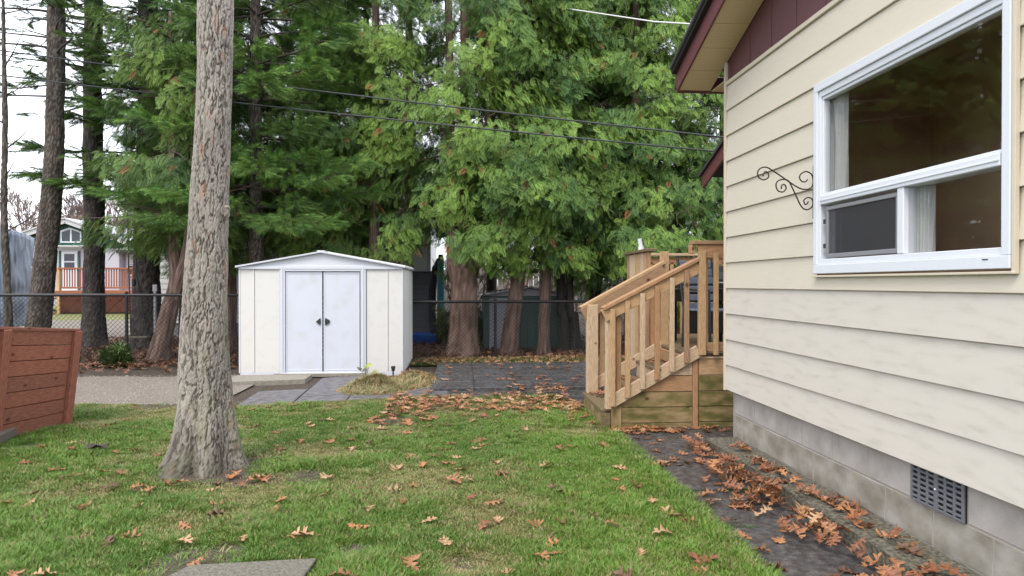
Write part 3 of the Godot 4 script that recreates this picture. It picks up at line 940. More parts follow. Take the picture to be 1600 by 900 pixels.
# ------------------------------------------------------------------ fences
func chain_fence(label: String, a: Vector3, b: Vector3, h0: float, h1: float, posts: Array) -> void:
	var o := thing("chain_link_fence", label, "fence", a, "black chain-link fence sections")
	var run := b - a
	var lng := run.length()
	var dir := run / lng
	var m := MB.new()
	m.tube([Vector3(0, h0, 0), run + Vector3(0, h1, 0)], [0.028, 0.028], 10, true)
	mi(o, "top_rail", m.mesh(), M.black_metal)
	for t in posts:
		var p: Vector3 = dir * t
		var h: float = lerpf(h0, h1, t / lng)
		m = MB.new()
		m.tube([p + Vector3(0, -0.05, 0), p + Vector3(0, h + 0.02, 0)], [0.029, 0.029], 10, true)
		m.tube([p + Vector3(0, h + 0.02, 0), p + Vector3(0, h + 0.05, 0), p + Vector3(0, h + 0.065, 0)], [0.034, 0.026, 0.008], 10, true)
		mi(o, "post", m.mesh(), M.black_metal)
	# the wire mesh: every wire a thin zigzag strand at 45 degrees
	m = MB.new()
	var off := dir.cross(Vector3.UP) * 0.03
	var step := 0.078
	for s in [-1.0, 1.0]:
		var u := -1.4
		while u < lng + 1.4:
			var hh := 1.0
			var p0 := Vector2(u, 0.04)
			var hm: float = lerpf(h0, h1, clampf(u / lng, 0, 1)) - 0.02
			var p1 := Vector2(u + s * (hm - 0.04), hm)
			# clip to the run
			var lo := 0.0
			var hi := 1.0
			for lim in [0.0, lng]:
				var t: float = (lim - p0.x) / (p1.x - p0.x)
				var inside_low: bool = (p0.x >= 0.0) if lim == 0.0 else (p0.x <= lng)
				var inside_high: bool = (p1.x >= 0.0) if lim == 0.0 else (p1.x <= lng)
				if not inside_low and not inside_high:
					hi = -1.0
				elif not inside_low:
					lo = max(lo, t)
				elif not inside_high:
					hi = min(hi, t)
			if hi > lo:
				var q0 := p0.lerp(p1, lo)
				var q1 := p0.lerp(p1, hi)
				m.tube([dir * q0.x + Vector3(0, q0.y, 0) + off * (1.0 + 0.08 * s), dir * q1.x + Vector3(0, q1.y, 0) + off * (1.0 + 0.08 * s)], [0.0036, 0.0036], 3)
			u += step
	stuff(mi(o, "wire_mesh", m.mesh(), M.black_metal))


func fences() -> void:
	chain_fence("black chain-link fence crossing in front of the two tall trunks on the left", V(-10.9, 0, 12.55), V(-3.75, 0, 12.75), 1.275, 1.262, [0.0, 2.5, 4.98, 7.14])
	chain_fence("black chain-link fence running back beside and behind the white shed", V(-3.75, 0, 12.75), V(-1.0, 0, 13.42), 1.262, 1.12, [])
	chain_fence("black chain-link fence in front of the cedar trunks and green shed", V(-1.0, 0, 13.42), V(7.4, 0, 14.3), 1.115, 1.10, [0.0, 1.66, 3.55, 6.0, 8.4])


# ------------------------------------------------------------------ trees
func path_point(pts: Array, s: float) -> Vector3:
	var n := pts.size() - 1
	var k := clampi(int(s * n), 0, n - 1)
	var f := s * n - k
	return pts[k].cubic_interpolate(pts[k + 1], pts[maxi(k - 1, 0)], pts[mini(k + 2, n)], f)


func path_radius(r: Array, s: float) -> float:
	var n := r.size() - 1
	var k := clampi(int(s * n), 0, n - 1)
	return lerpf(r[k], r[k + 1], s * n - k)


# the place along pts (0 to 1) that lies at height y
func at_height(pts: Array, y: float) -> float:
	var n := pts.size() - 1
	for k in n:
		if y <= pts[k + 1].y or k == n - 1:
			return (k + clampf((y - pts[k].y) / maxf(pts[k + 1].y - pts[k].y, 0.001), 0.0, 1.0)) / n
	return 1.0


# a barked trunk along pts with the radii r; kind 0: furrowed plates, 1: stringy cedar, 2: scaly pine
func trunk_mesh(pts: Array, r: Array, nu: int, nv: int, kind: int, sd: int, pal: Array, flare := 0.0, lobes := 5) -> ArrayMesh:
	var lng := 0.0
	var arc := [0.0]
	for k in pts.size() - 1:
		lng += pts[k].distance_to(pts[k + 1])
		arc.append(lng)
	var fc := noise(1.0, sd, FastNoiseLite.TYPE_CELLULAR, 1)
	fc.cellular_return_type = FastNoiseLite.RETURN_DISTANCE2_SUB
	fc.domain_warp_enabled = true
	fc.domain_warp_amplitude = 0.55
	fc.domain_warp_frequency = 0.9
	var fs := noise(1.0, sd + 7, FastNoiseLite.TYPE_SIMPLEX_SMOOTH, 3)
	var fb := noise(1.0, sd + 13, FastNoiseLite.TYPE_SIMPLEX_SMOOTH, 3)
	var p := PackedVector3Array()
	var cs := PackedColorArray()
	var cd: Color = Color(pal[0][0], pal[0][1], pal[0][2])
	var cm: Color = Color(pal[1][0], pal[1][1], pal[1][2])
	var cl: Color = Color(pal[2][0], pal[2][1], pal[2][2])
	var moss := Color(0.15, 0.16, 0.07)
	for j in nv:
		var y := lng * j / (nv - 1)
		var s := 1.0
		for k in pts.size() - 1:
			if y <= arc[k + 1]:
				s = (k + (y - arc[k]) / (arc[k + 1] - arc[k])) / (pts.size() - 1)
				break
		var at := path_point(pts, s)
		var rad := path_radius(r, s)
		for i in nu:
			var a := TAU_ * i / nu
			var cx := cos(a) * rad
			var cz := sin(a) * rad
			var dr := 0.0
			var hi := 0.5
			if kind == 0:
				var wx := fb.get_noise_3d(cx * 9.0, y * 5.0, cz * 9.0) * 0.45
				var e := absf(fs.get_noise_3d(cx / 0.050 + wx, y / 0.34, cz / 0.050 + wx))
				var e1 := absf(fs.get_noise_3d(cx / 0.034 + 40.0, y / 0.10 + wx * 2.0, cz / 0.034))
				var e2 := fs.get_noise_3d(cx / 0.012, y / 0.04, cz / 0.012)
				var ridge := smoothstep(0.0, 0.17, e)
				var plate := smoothstep(0.0, 0.10, e1)
				hi = minf(ridge, 0.55 + 0.45 * plate)
				dr = (hi - 1.0) * 0.013 + e2 * 0.0035
				hi = clampf(hi * 0.72 + 0.14 + e2 * 0.35, 0.0, 1.0)
			elif kind == 1:
				var e := fs.get_noise_3d(cx / 0.02, y / 0.6, cz / 0.02)
				var e2 := fb.get_noise_3d(cx / 0.05, y / 1.1, cz / 0.05)
				dr = e * 0.008 + e2 * 0.02
				hi = clampf(0.5 + e * 0.75 + e2 * 0.3, 0.0, 1.0)
			else:
				var e := fc.get_noise_3d(cx / 0.045, y / 0.09, cz / 0.045) + 1.0
				hi = smoothstep(0.03, 0.4, e)
				dr = (hi - 1.0) * 0.012
			# buttress roots
			if flare > 0.0:
				var f := exp(-y / 0.16)
				dr += flare * f * (0.5 + 0.5 * sin(a * lobes + 1.3) + 0.7 * fb.get_noise_2d(cos(a) * 2.0, sin(a) * 2.0))
				dr += flare * 0.28 * exp(-y / 0.42)
				dr += 0.012 * sin(a * lobes + 1.3) * exp(-y / 1.0)
			dr += 0.03 * rad / 0.2 * fb.get_noise_3d(cx * 2.0, y * 0.7, cz * 2.0)
			p.append(at + Vector3(cos(a) * (rad + dr), 0, sin(a) * (rad + dr)))
			var c := cd.lerp(cm, hi * 2.0) if hi < 0.5 else cm.lerp(cl, hi * 2.0 - 1.0)
			var big := fb.get_noise_3d(cx * 4.0, y * 1.2, cz * 4.0)
			c = c * (1.0 + 0.3 * big)
			if kind == 0:
				var red := smoothstep(0.36, 0.5, fb.get_noise_3d(cx * 14.0 + 31.0, y * 3.4, cz * 14.0))
				c = c.lerp(Color(0.31, 0.16, 0.10), red * 0.5)
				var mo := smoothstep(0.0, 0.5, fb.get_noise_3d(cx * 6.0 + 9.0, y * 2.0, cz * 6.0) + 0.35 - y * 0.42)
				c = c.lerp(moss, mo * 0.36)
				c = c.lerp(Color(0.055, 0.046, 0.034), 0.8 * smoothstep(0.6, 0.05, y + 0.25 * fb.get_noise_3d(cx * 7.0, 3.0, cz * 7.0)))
			cs.append(Color(clampf(c.r, 0, 1), clampf(c.g, 0, 1), clampf(c.b, 0, 1)))
	var b := MB.new()
	b.use_c = true
	b.grid(p, cs, nu, nv, true, 1.0)
	return b.mesh()


const BARK_OAK := [[0.055, 0.046, 0.040], [0.195, 0.170, 0.146], [0.335, 0.303, 0.268]]
const BARK_CEDAR := [[0.075, 0.045, 0.034], [0.18, 0.115, 0.09], [0.31, 0.225, 0.19]]
const BARK_PINE := [[0.035, 0.028, 0.022], [0.085, 0.068, 0.055], [0.15, 0.125, 0.105]]
const BARK_DARK := [[0.022, 0.018, 0.016], [0.045, 0.037, 0.033], [0.085, 0.072, 0.064]]


func big_tree() -> void:
	var o := thing("oak_tree", "large leaning hardwood trunk with pale furrowed bark standing on the lawn", "tree", V(-2.03, 0, 5.62))
	var pts := [Vector3(0, -0.1, 0), Vector3(0.01, 0.5, 0), Vector3(0.008, 1.15, 0), Vector3(0.045, 2.15, 0), Vector3(0.08, 3.15, 0), Vector3(0.1, 4.1, 0), Vector3(0.15, 5.2, 0.05), Vector3(0.2, 6.4, 0.1)]
	var r := [0.245, 0.185, 0.170, 0.142, 0.134, 0.130, 0.125, 0.11]
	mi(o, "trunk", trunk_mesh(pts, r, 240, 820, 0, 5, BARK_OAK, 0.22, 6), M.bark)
	# limbs, all above the picture
	for k in 6:
		var a := k * 1.9 + 0.4
		var st := Vector3(0.12 + 0.01 * k, 4.9 + 0.28 * k, 0.05)
		var q := [st]
		var rad := [0.07]
		for s in 5:
			q.append(st + Vector3(cos(a) * (0.5 + 0.55 * s), 0.35 + 0.5 * s + 0.06 * s * s, sin(a) * (0.5 + 0.55 * s)))
			rad.append(0.055 - 0.01 * s)
		mi(o, "limb", trunk_mesh(q, rad, 16, 40, 1, 6 + k, BARK_OAK), M.bark)
	# a healed knot on the right of the trunk
	var knot := MB.new()
	knot.use_c = true
	var pk := PackedVector3Array()
	var ck := PackedColorArray()
	for j in 14:
		for i in 20:
			var a := TAU_ * i / 20
			var t := PI * j / 13.0
			var rr0 := 0.034 * sin(t) * (1.0 + 0.25 * sin(a * 3.0 + j))
			pk.append(Vector3(0.19 - 0.012 * cos(t * 2.0) , 2.03, 0.10) + Vector3(0.5, 0, 0.5).normalized() * (0.02 * cos(t)) + Vector3(0, 1, 0) * rr0 * cos(a) * 1.3 + Vector3(0.7, 0, -0.7) * rr0 * sin(a))
			ck.append(Color(0.27, 0.23, 0.19) if j % 4 else Color(0.08, 0.065, 0.05))
	knot.grid(pk, ck, 20, 14, true, 1.0)
	mi(o, "knot", knot.mesh(), M.bark)


# a flat cedar spray: a stem along +Y with forked side twigs, drooping tips
func frond_mesh(sd: int) -> ArrayMesh:
	var g := RandomNumberGenerator.new()
	g.seed = sd
	var b := MB.new()
	b.use_c = true
	b.col = Color(1, 1, 1)
	var bend := func(p: Vector2) -> Vector3:
		return Vector3(p.x, p.y, -0.20 * p.y * p.y - 0.35 * p.x * p.x)
	var leafy := func(a: Vector2, d: Vector2, w: float):
		var s := Vector2(-d.y, d.x).normalized() * w
		var e := a + d
		var m := a + d * 0.55
		b.tri(bend.call(a), bend.call(m + s), bend.call(e), Vector3(0, 0, 1))
		b.tri(bend.call(a), bend.call(e), bend.call(m - s), Vector3(0, 0, 1))
	leafy.call(Vector2(0, 0), Vector2(0, 1.0), 0.016)
	for k in 9:
		var y := 0.06 + 0.095 * k
		for s in [-1.0, 1.0]:
			if g.randf() < 0.12:
				continue
			var lng := (0.43 - 0.032 * k) * g.randf_range(0.75, 1.15)
			var ang := g.randf_range(0.55, 0.9)
			var d := Vector2(sin(ang) * s, cos(ang)) * lng
			var a := Vector2(0, y + (0.04 if s > 0 else 0.0))
			leafy.call(a, d, 0.0135)
			for q in 3:
				var f := 0.3 + 0.22 * q
				var sd2 := 1.0 if q % 2 else -1.0
				var an2: float = ang * s + sd2 * 0.62
				leafy.call(a + d * f, Vector2(sin(an2), cos(an2)) * lng * (0.5 - 0.1 * q), 0.0125)
	return b.mesh()


# a soft pine shoot: long needles leaning forward round a stem along +Y
func plume_mesh(sd: int) -> ArrayMesh:
	var g := RandomNumberGenerator.new()
	g.seed = sd
	var b := MB.new()
	b.use_c = true
	for k in 84:
		var y := g.randf() * 0.72
		var a := g.randf() * TAU_
		var sp := g.randf_range(0.3, 0.75)
		var d := Vector3(cos(a) * sin(sp), cos(sp), sin(a) * sin(sp)) * g.randf_range(0.30, 0.42)
		d.y -= 0.0
		var side := d.cross(Vector3(sin(a * 3.0), 0.3, cos(a * 2.0))).normalized() * 0.0105
		var st := Vector3(0, y, 0)
		var tip := st + d + Vector3(0, 0, -0.06)
		b.tri(st - side, st + side, tip, side.cross(d))
	b.col = Color(0.9, 0.5, 0.3)
	b.tube([Vector3.ZERO, Vector3(0, 0.75, 0)], [0.02, 0.01], 3)
	return b.mesh()


func frame(axis: Vector3, nrm: Vector3, s: float, sx := 1.0) -> Basis:
	var y := axis.normalized()
	var x := y.cross(nrm)
	if x.length() < 0.02:
		x = y.cross(Vector3(0.3, 0.4, 0.8))
	x = x.normalized()
	var z := x.cross(y)
	return Basis(x * s * sx, y * s, z * s)


var frond_a: ArrayMesh
var frond_b: ArrayMesh
var plume: ArrayMesh


# stems: list of [points, radii] in the tree's own axes
func cedar(label: String, at: Vector3, stems: Array, y0: float, h: float, reach: float, dens: float, tone: float, sd: int, pal: Array, toward := 0.0, group := "cedars of the hedge row", flare := 0.05) -> void:
	var o := thing("cedar_tree", label, "tree", at, group)
	var g := RandomNumberGenerator.new()
	g.seed = sd
	var br := MB.new()
	br.use_c = true
	var xa := []
	var ca := []
	var xb := []
	var cb := []
	for q in stems.size():
		mi(o, "trunk", trunk_mesh(stems[q][0], stems[q][1], 40, 150, 1, sd + q, pal, flare if q == 0 else 0.0, 5), M.bark)
	var y := y0
	var az := g.randf() * TAU_
	var fb := noise(0.55, sd + 3, FastNoiseLite.TYPE_SIMPLEX_SMOOTH, 2)
	while y < h:
		var stem: Array = stems[g.randi() % stems.size()]
		var pts: Array = stem[0]
		var topy: float = pts[pts.size() - 1].y
		var boty: float = pts[0].y
		y += g.randf_range(0.04, 0.10)
		if y > topy - 0.1 or y < boty + 0.1:
			if y < boty + 0.1 or stems.size() > 1:
				continue
			break
		az += 2.4 + g.randf_range(-0.5, 0.5)
		var st := path_point(pts, at_height(pts, y))
		var t := clampf((y - y0) / (h - y0), 0.0, 1.0)
		var lng: float = reach * pow(1.0 - t * 0.95, 0.55) * g.randf_range(0.55, 1.08) * (0.75 + 0.25 * smoothstep(0.0, 0.12, t))
		var dir := Vector3(cos(az), 0, sin(az))
		lng *= 1.0 + toward * dir.z
		var rise := g.randf_range(-0.05, 0.35)
		var drop := g.randf_range(0.22, 0.55) * (0.45 + 0.55 * smoothstep(0.0, 0.25, t))
		var bp := []
		var brd := []
		for k in 6:
			var s := k / 5.0
			bp.append(st + dir * lng * s + Vector3(0, lng * (rise * s - drop * s * s + 0.18 * s * s * s), 0))
			brd.append(0.017 * (1.0 - 0.8 * s) * (0.6 + 0.4 * lng))
		var bc := Color(pal[1][0], pal[1][1], pal[1][2]) * g.randf_range(0.6, 1.1)
		br.col = Color(bc.r, bc.g, bc.b)
		br.tube(bp, brd, 4)
		var nf := int(lng * dens * 4.6) + 7
		if g.randf() < 0.13:   # a dead branch: bare grey-brown twigs
			nf = 3
			br.col = Color(0.20, 0.15, 0.12) * g.randf_range(0.6, 1.1)
			for k in 7:
				var q0 := path_point(bp, g.randf_range(0.3, 1.0))
				var q1 := q0 + dir * g.randf_range(0.1, 0.4) + dir.cross(Vector3.UP) * g.randf_range(-0.4, 0.4) + Vector3(0, g.randf_range(-0.3, 0.15), 0)
				br.tube([q0, q0.lerp(q1, 0.5) + Vector3(0, 0.03, 0), q1], [0.007, 0.005, 0.003], 3)
		var side := dir.cross(Vector3.UP)
		var warm := g.randf()
		for k in nf:
			var s := pow(g.randf(), 0.6) * 0.88 + 0.14
			var pos := path_point(bp, min(s, 1.0))
			pos += side * g.randf_range(-0.32, 0.32) * lng * (1.0 - 0.6 * absf(s - 0.55)) + Vector3(0, g.randf_range(-0.36, 0.10), 0)
			var ax := dir * g.randf_range(0.25, 0.9) + side * g.randf_range(-0.8, 0.8) + Vector3.DOWN * g.randf_range(0.1, 1.3)
			var nm := Vector3(g.randf_range(-0.7, 0.7), g.randf_range(0.1, 1.0), g.randf_range(-0.7, 0.7)) + dir * 0.6
			var sc := g.randf_range(0.14, 0.28)
			var tint := clampf(0.5 + 0.9 * fb.get_noise_3dv(pos + at) + g.randf_range(-0.22, 0.22) + (warm - 0.5) * 0.35, 0.0, 1.0)
			var c := Color(0.052, 0.122, 0.029).lerp(Color(0.225, 0.355, 0.062), tint) * tone
			if g.randf() < 0.012:
				c = Color(0.30, 0.12, 0.04)
			var tr := Transform3D(frame(ax, nm, sc, g.randf_range(0.8, 1.15)), pos)
			if k % 2:
				xa.append(tr)
				ca.append(c)
			else:
				xb.append(tr)
				cb.append(c)
	stuff(mi(o, "branches", br.mesh(), M.twig))
	many(o, "crown", frond_a, M.foliage, xa, ca)
	many(o, "crown", frond_b, M.foliage, xb, cb)


func pine(label: String, at: Vector3, pts: Array, r: Array, y0: float, h: float, reach: float, per: int, plumes: float, tone: float, sd: int, pal: Array, group := "", lean := Vector3.ZERO, flare := 0.06) -> void:
	var o := thing("pine_tree", label, "tree", at, group)
	var g := RandomNumberGenerator.new()
	g.seed = sd
	mi(o, "trunk", trunk_mesh(pts, r, 64, 240, 2, sd, pal, flare, 5), M.bark)
	var br := MB.new()
	br.use_c = true
	br.col = Color(pal[1][0], pal[1][1], pal[1][2]) * 0.8
	var xf := []
	var cs := []
	var topy: float = pts[pts.size() - 1].y
	var y := y0
	while y < h:
		y += g.randf_range(0.32, 0.5)
		var az := g.randf() * TAU_
		for q in per:
			az += TAU_ / per + g.randf_range(-0.35, 0.35)
			var st := path_point(pts, at_height(pts, y + g.randf_range(-0.1, 0.1)))
			var dir := Vector3(cos(az), 0, sin(az))
			var lng := reach * g.randf_range(0.6, 1.05) * (1.0 - 0.5 * clampf((y - y0) / (h - y0), 0, 1))
			lng *= 1.0 + lean.dot(dir)
			var bp := []
			var brd := []
			var wob := g.randf_range(-0.25, 0.25)
			var sd2 := dir.cross(Vector3.UP)
			for k in 7:
				var s := k / 6.0
				bp.append(st + dir * lng * s + sd2 * wob * lng * s * s + Vector3(0, lng * (0.10 * s - 0.42 * s * s + 0.30 * s * s * s), 0))
				brd.append(0.028 * (1.0 - 0.85 * s) * (0.5 + 0.25 * lng))
			br.tube(bp, brd, 5)
			# side twigs that carry the plumes
			var nt := int(lng * plumes)
			var bright := g.randf_range(0.75, 1.25)
			for k in nt:
				var s := pow(g.randf(), 0.7) * 0.75 + 0.25
				var pos := path_point(bp, s)
				var sgn := 1.0 if k % 2 else -1.0
				var td := (dir * g.randf_range(0.5, 1.0) + sd2 * sgn * g.randf_range(0.3, 1.0) + Vector3(0, g.randf_range(-0.25, 0.22), 0)).normalized()
				var tl := g.randf_range(0.12, 0.55) * (1.15 - 0.5 * s)
				br.tube([pos, pos + td * tl], [0.006, 0.003], 3)
				for z in 3:
					var c := Color(0.058, 0.135, 0.032).lerp(Color(0.17, 0.285, 0.06), g.randf()) * tone * bright
					var ax := td + Vector3(g.randf_range(-0.5, 0.5), g.randf_range(-0.35, 0.3), g.randf_range(-0.5, 0.5))
					xf.append(Transform3D(frame(ax, Vector3.UP, g.randf_range(0.24, 0.36)), pos + td * tl * (0.35 + 0.33 * z)))
					cs.append(c)
	stuff(mi(o, "branches", br.mesh(), M.twig))
	many(o, "crown", plume, M.needles, xf, cs)


# a leafless tree: forks down to fine twigs
var thin := 0.0


func bare_tree_mesh(h: float, sd: int, cols: Array, lv := 5) -> Array:
	var g := RandomNumberGenerator.new()
	g.seed = sd
	var a := MB.new()
	a.use_c = true
	a.col = cols[0]
	var b := MB.new()
	b.use_c = true
	b.col = cols[1]
	fork(a, b, g, Vector3.ZERO, Vector3.UP, h * 0.32, h * 0.02, lv)
	return [a.mesh(), b.mesh()]


func fork(a: MB, b: MB, g: RandomNumberGenerator, p: Vector3, d: Vector3, l: float, r: float, lv: int) -> void:
	var mid := p + d * l * 0.5 + Vector3(g.randf_range(-1, 1), g.randf_range(-0.3, 0.3), g.randf_range(-1, 1)) * l * 0.06
	var e := p + d * l
	(a if lv >= 4 else b).tube([p, mid, e], [maxf(r, thin), maxf(r * 0.85, thin), maxf(r * 0.7, thin)], 5 if lv > 3 else 3)
	if lv == 0:
		return
	for k in (3 if lv > 1 else 4):
		var nd := (d + Vector3(g.randf_range(-1, 1), g.randf_range(-0.15, 0.7), g.randf_range(-1, 1)) * 0.75).normalized()
		fork(a, b, g, p.lerp(e, g.randf_range(0.55, 1.0)), nd, l * g.randf_range(0.55, 0.85), r * 0.55, lv - 1)

# ------------------------------------------------------------------ the ground
func lawn_far(x: float) -> float:
	if x < -2.7:
		return 8.72 + 0.16 * big_noise.get_noise_2d(x * 60.0, 3.0) - 0.1 * exp(-pow(x + 3.4, 2.0))
	if x < -0.67:
		return 8.40 + (x + 2.7) * 0.262
	return 8.96


func lawn_right(d: float) -> float:
	return 1.53 - maxf(0.0, d - 6.6) * 0.075 - smoothstep(8.2, 8.9, d) * 0.2 + 0.02 * big_noise.get_noise_2d(d * 130.0, 9.0)


func bare_at(x: float, d: float) -> float:
	var b := 0.0
	b = maxf(b, 1.0 - smoothstep(0.22, 0.70, Vector2(x + 1.90, (d - 5.50) * 1.1).length() + 0.30 * big_noise.get_noise_2d(x * 110.0, d * 110.0)))
	for s in [[-1.45, 3.78, 0.42], [-0.70, 7.45, 0.45], [-1.25, 5.3, 0.4], [0.0, 3.62, 0.22], [-2.9, 8.5, 0.6], [-3.6, 8.6, 0.5], [-0.6, 3.85, 0.2], [-3.9, 6.55, 0.25]]:
		b = maxf(b, (1.0 - smoothstep(0.3, 1.0, Vector2(x - s[0], d - s[1]).length() / s[2] + 0.35 * big_noise.get_noise_2d(x * 140.0, d * 140.0))) * 0.9)
	return b


func dry_at(x: float, d: float) -> float:
	var n := big_noise.get_noise_2d(x * 55.0, d * 55.0) * 0.7 + big_noise.get_noise_2d(x * 160.0 + 40.0, d * 160.0) * 0.45
	var b := smoothstep(0.05, 0.65, n + 0.12)
	for s in [[-0.1, 8.1, 0.9], [0.5, 8.3, 0.8], [0.05, 3.6, 0.35], [-1.5, 5.0, 0.5], [-3.3, 8.2, 0.9], [-0.4, 5.1, 0.7]]:
		b = maxf(b, 1.0 - smoothstep(0.3, 1.0, Vector2(x - s[0], d - s[1]).length() / s[2] + 0.3 * big_noise.get_noise_2d(x * 140.0, d * 140.0)))
	return clampf(b * (1.0 - 0.75 * smoothstep(0.4, 1.3, x) * (1.0 - smoothstep(5.5, 7.0, d))), 0.0, 1.0)


func lawn_y(x: float, d: float) -> float:
	var r := Vector2(x + 2.03, d - 5.62).length()
	return 0.009 * big_noise.get_noise_2d(x * 50.0, d * 50.0) + 0.03 * exp(-r * r / 0.2)


func structure(o: Node, label: String) -> Node:
	tag(o, label, "ground", "", "structure")
	return o


func slab(parent: Node, called: String, p: Array, y: float, thick: float, m: Material) -> void:
	# p: four (x, depth) corners, in order; top edges eased
	var c := Vector2.ZERO
	for q in p:
		c += q / 4.0
	var b := MB.new()
	var top := []
	var rim := []
	var low := []
	for q in p:
		var l: Vector2 = q - c
		var i := l - Vector2(signf(l.x), signf(l.y)) * 0.006
		top.append(V(i.x, y, i.y))
		rim.append(V(l.x, y - 0.005, l.y))
		low.append(V(l.x, y - thick, l.y))
	b.quad(top[0], top[1], top[2], top[3], Vector3.UP)
	for k in 4:
		var z := (k + 1) % 4
		var out: Vector3 = (rim[k] + rim[z]) / 2.0
		out.y = 0.0
		b.quad(rim[k], rim[z], top[z], top[k], out + Vector3(0, out.length(), 0))
		b.quad(low[k], low[z], rim[z], rim[k], out)
	mi(parent, called, b.mesh(), m, Transform3D(Basis.from_euler(Vector3(rr(-0.004, 0.004), 0, rr(-0.004, 0.004))), V(c.x, 0, c.y)))


func ground() -> void:
	var b := MB.new()
	b.quad(V(-300, -0.016, -60), V(300, -0.016, -60), V(300, -0.016, 400), V(-300, -0.016, 400), Vector3.UP)
	structure(mi(self, "ground", b.mesh(), M.earth), "dark brown leaf-strewn earth under the trees and yards beyond")
	# lawn soil
	b = MB.new()
	b.use_c = true
	var nu := 150
	var nv := 130
	var p := PackedVector3Array()
	var cs := PackedColorArray()
	for j in nv:
		for i in nu:
			var d := lerpf(-5.0, 9.0, float(j) / (nv - 1))
			var x := lerpf(-13.0, 1.60, float(i) / (nu - 1))
			if d > 5.0:
				x = minf(x, lawn_right(d) + 0.05)
			d = minf(d, lawn_far(x) + 0.03)
			p.append(V(x, lawn_y(x, d), d))
			var ba := bare_at(x, d)
			var dr := dry_at(x, d)
			var c := Color(0.060, 0.080, 0.022).lerp(Color(0.17, 0.135, 0.06), dr * 0.8).lerp(Color(0.075, 0.055, 0.042), ba)
			cs.append(c * (1.0 + 0.25 * big_noise.get_noise_2d(x * 300.0, d * 300.0)))
	b.grid(p, cs, nu, nv, false, -1.0)
	structure(mi(self, "lawn", b.mesh(), M.soil), "patchy green lawn with worn earth spots between the path and the gravel")
	# gravel strip in front of the fence
	b = MB.new()
	var gx := PackedVector3Array()
	for j in 12:
		for i in 60:
			var x := lerpf(-13.0, -3.0, i / 59.0)
			var d0 := lawn_far(x) + 0.02
			var d1 := 11.3 + 0.25 * big_noise.get_noise_2d(x * 70.0, 50.0)
			var d := lerpf(d0, d1, j / 11.0)
			gx.append(V(x, 0.004 + 0.008 * big_noise.get_noise_2d(x * 120.0, d * 120.0), d))
	b.grid(gx, PackedColorArray(), 60, 12, false, -1.0)
	structure(mi(self, "gravel_drive", b.mesh(), M.gravel), "pale gravel strip between the lawn and the left fence")
	b = MB.new()
	b.quad(V(-60, -0.010, 17.5), V(-9.0, -0.010, 17.5), V(-11.0, -0.010, 29.0), V(-60, -0.010, 29.0), Vector3.UP)
	structure(mi(self, "neighbour_drive", b.mesh(), M.gravel), "pale gravel drive beyond the left fence, in front of the green-gabled house")
	b = MB.new()
	b.quad(V(-60, -0.010, 29.0), V(-11.0, -0.010, 29.0), V(-11.0, -0.010, 60.0), V(-60, -0.010, 60.0), Vector3.UP)
	structure(mi(self, "neighbour_lawn", b.mesh(), M.yard_green), "strip of grass in front of the green-gabled house")
	b = MB.new()
	b.quad(V(-0.9, -0.008, 12.42), V(6.0, -0.008, 12.42), V(6.0, -0.008, 14.2), V(-0.9, -0.008, 13.6), Vector3.UP)
	structure(mi(self, "rear_lawn", b.mesh(), M.yard_green), "narrow strip of grass between the wet patio and the right fence")
	# pebbles on the gravel
	var pm := MB.new()
	pm.use_c = true
	for q in 2:
		var r1 := [Vector3(1, 0, 0.2), Vector3(0.3, 0.1, 0.9), Vector3(-0.8, 0, 0.5), Vector3(-0.7, -0.1, -0.6), Vector3(0.4, 0, -0.9)]
		for k in 5:
			pm.tri(r1[k], r1[(k + 1) % 5], Vector3(0, 0.6, 0), r1[k] + r1[(k + 1) % 5] + Vector3.UP)
		break
	var xf := []
	var cs2 := []
	for k in 9000:
		var x := rr(-9.0, -3.0)
		var d := lerpf(lawn_far(x) - 0.05, 11.4, pow(rng.randf(), 1.2))
		xf.append(Transform3D(Basis(Vector3.UP, rng.randf() * TAU_).scaled(Vector3.ONE * rr(0.005, 0.013)), V(x, 0.006, d)))
		var g := rr(0.15, 0.38)
		cs2.append(Color(g, g * 0.88, g * 0.76))
	tag(many(self, "pebbles", pm.mesh(), M.pebble, xf, cs2), "loose pale pebbles on the gravel strip", "gravel", "", "stuff")


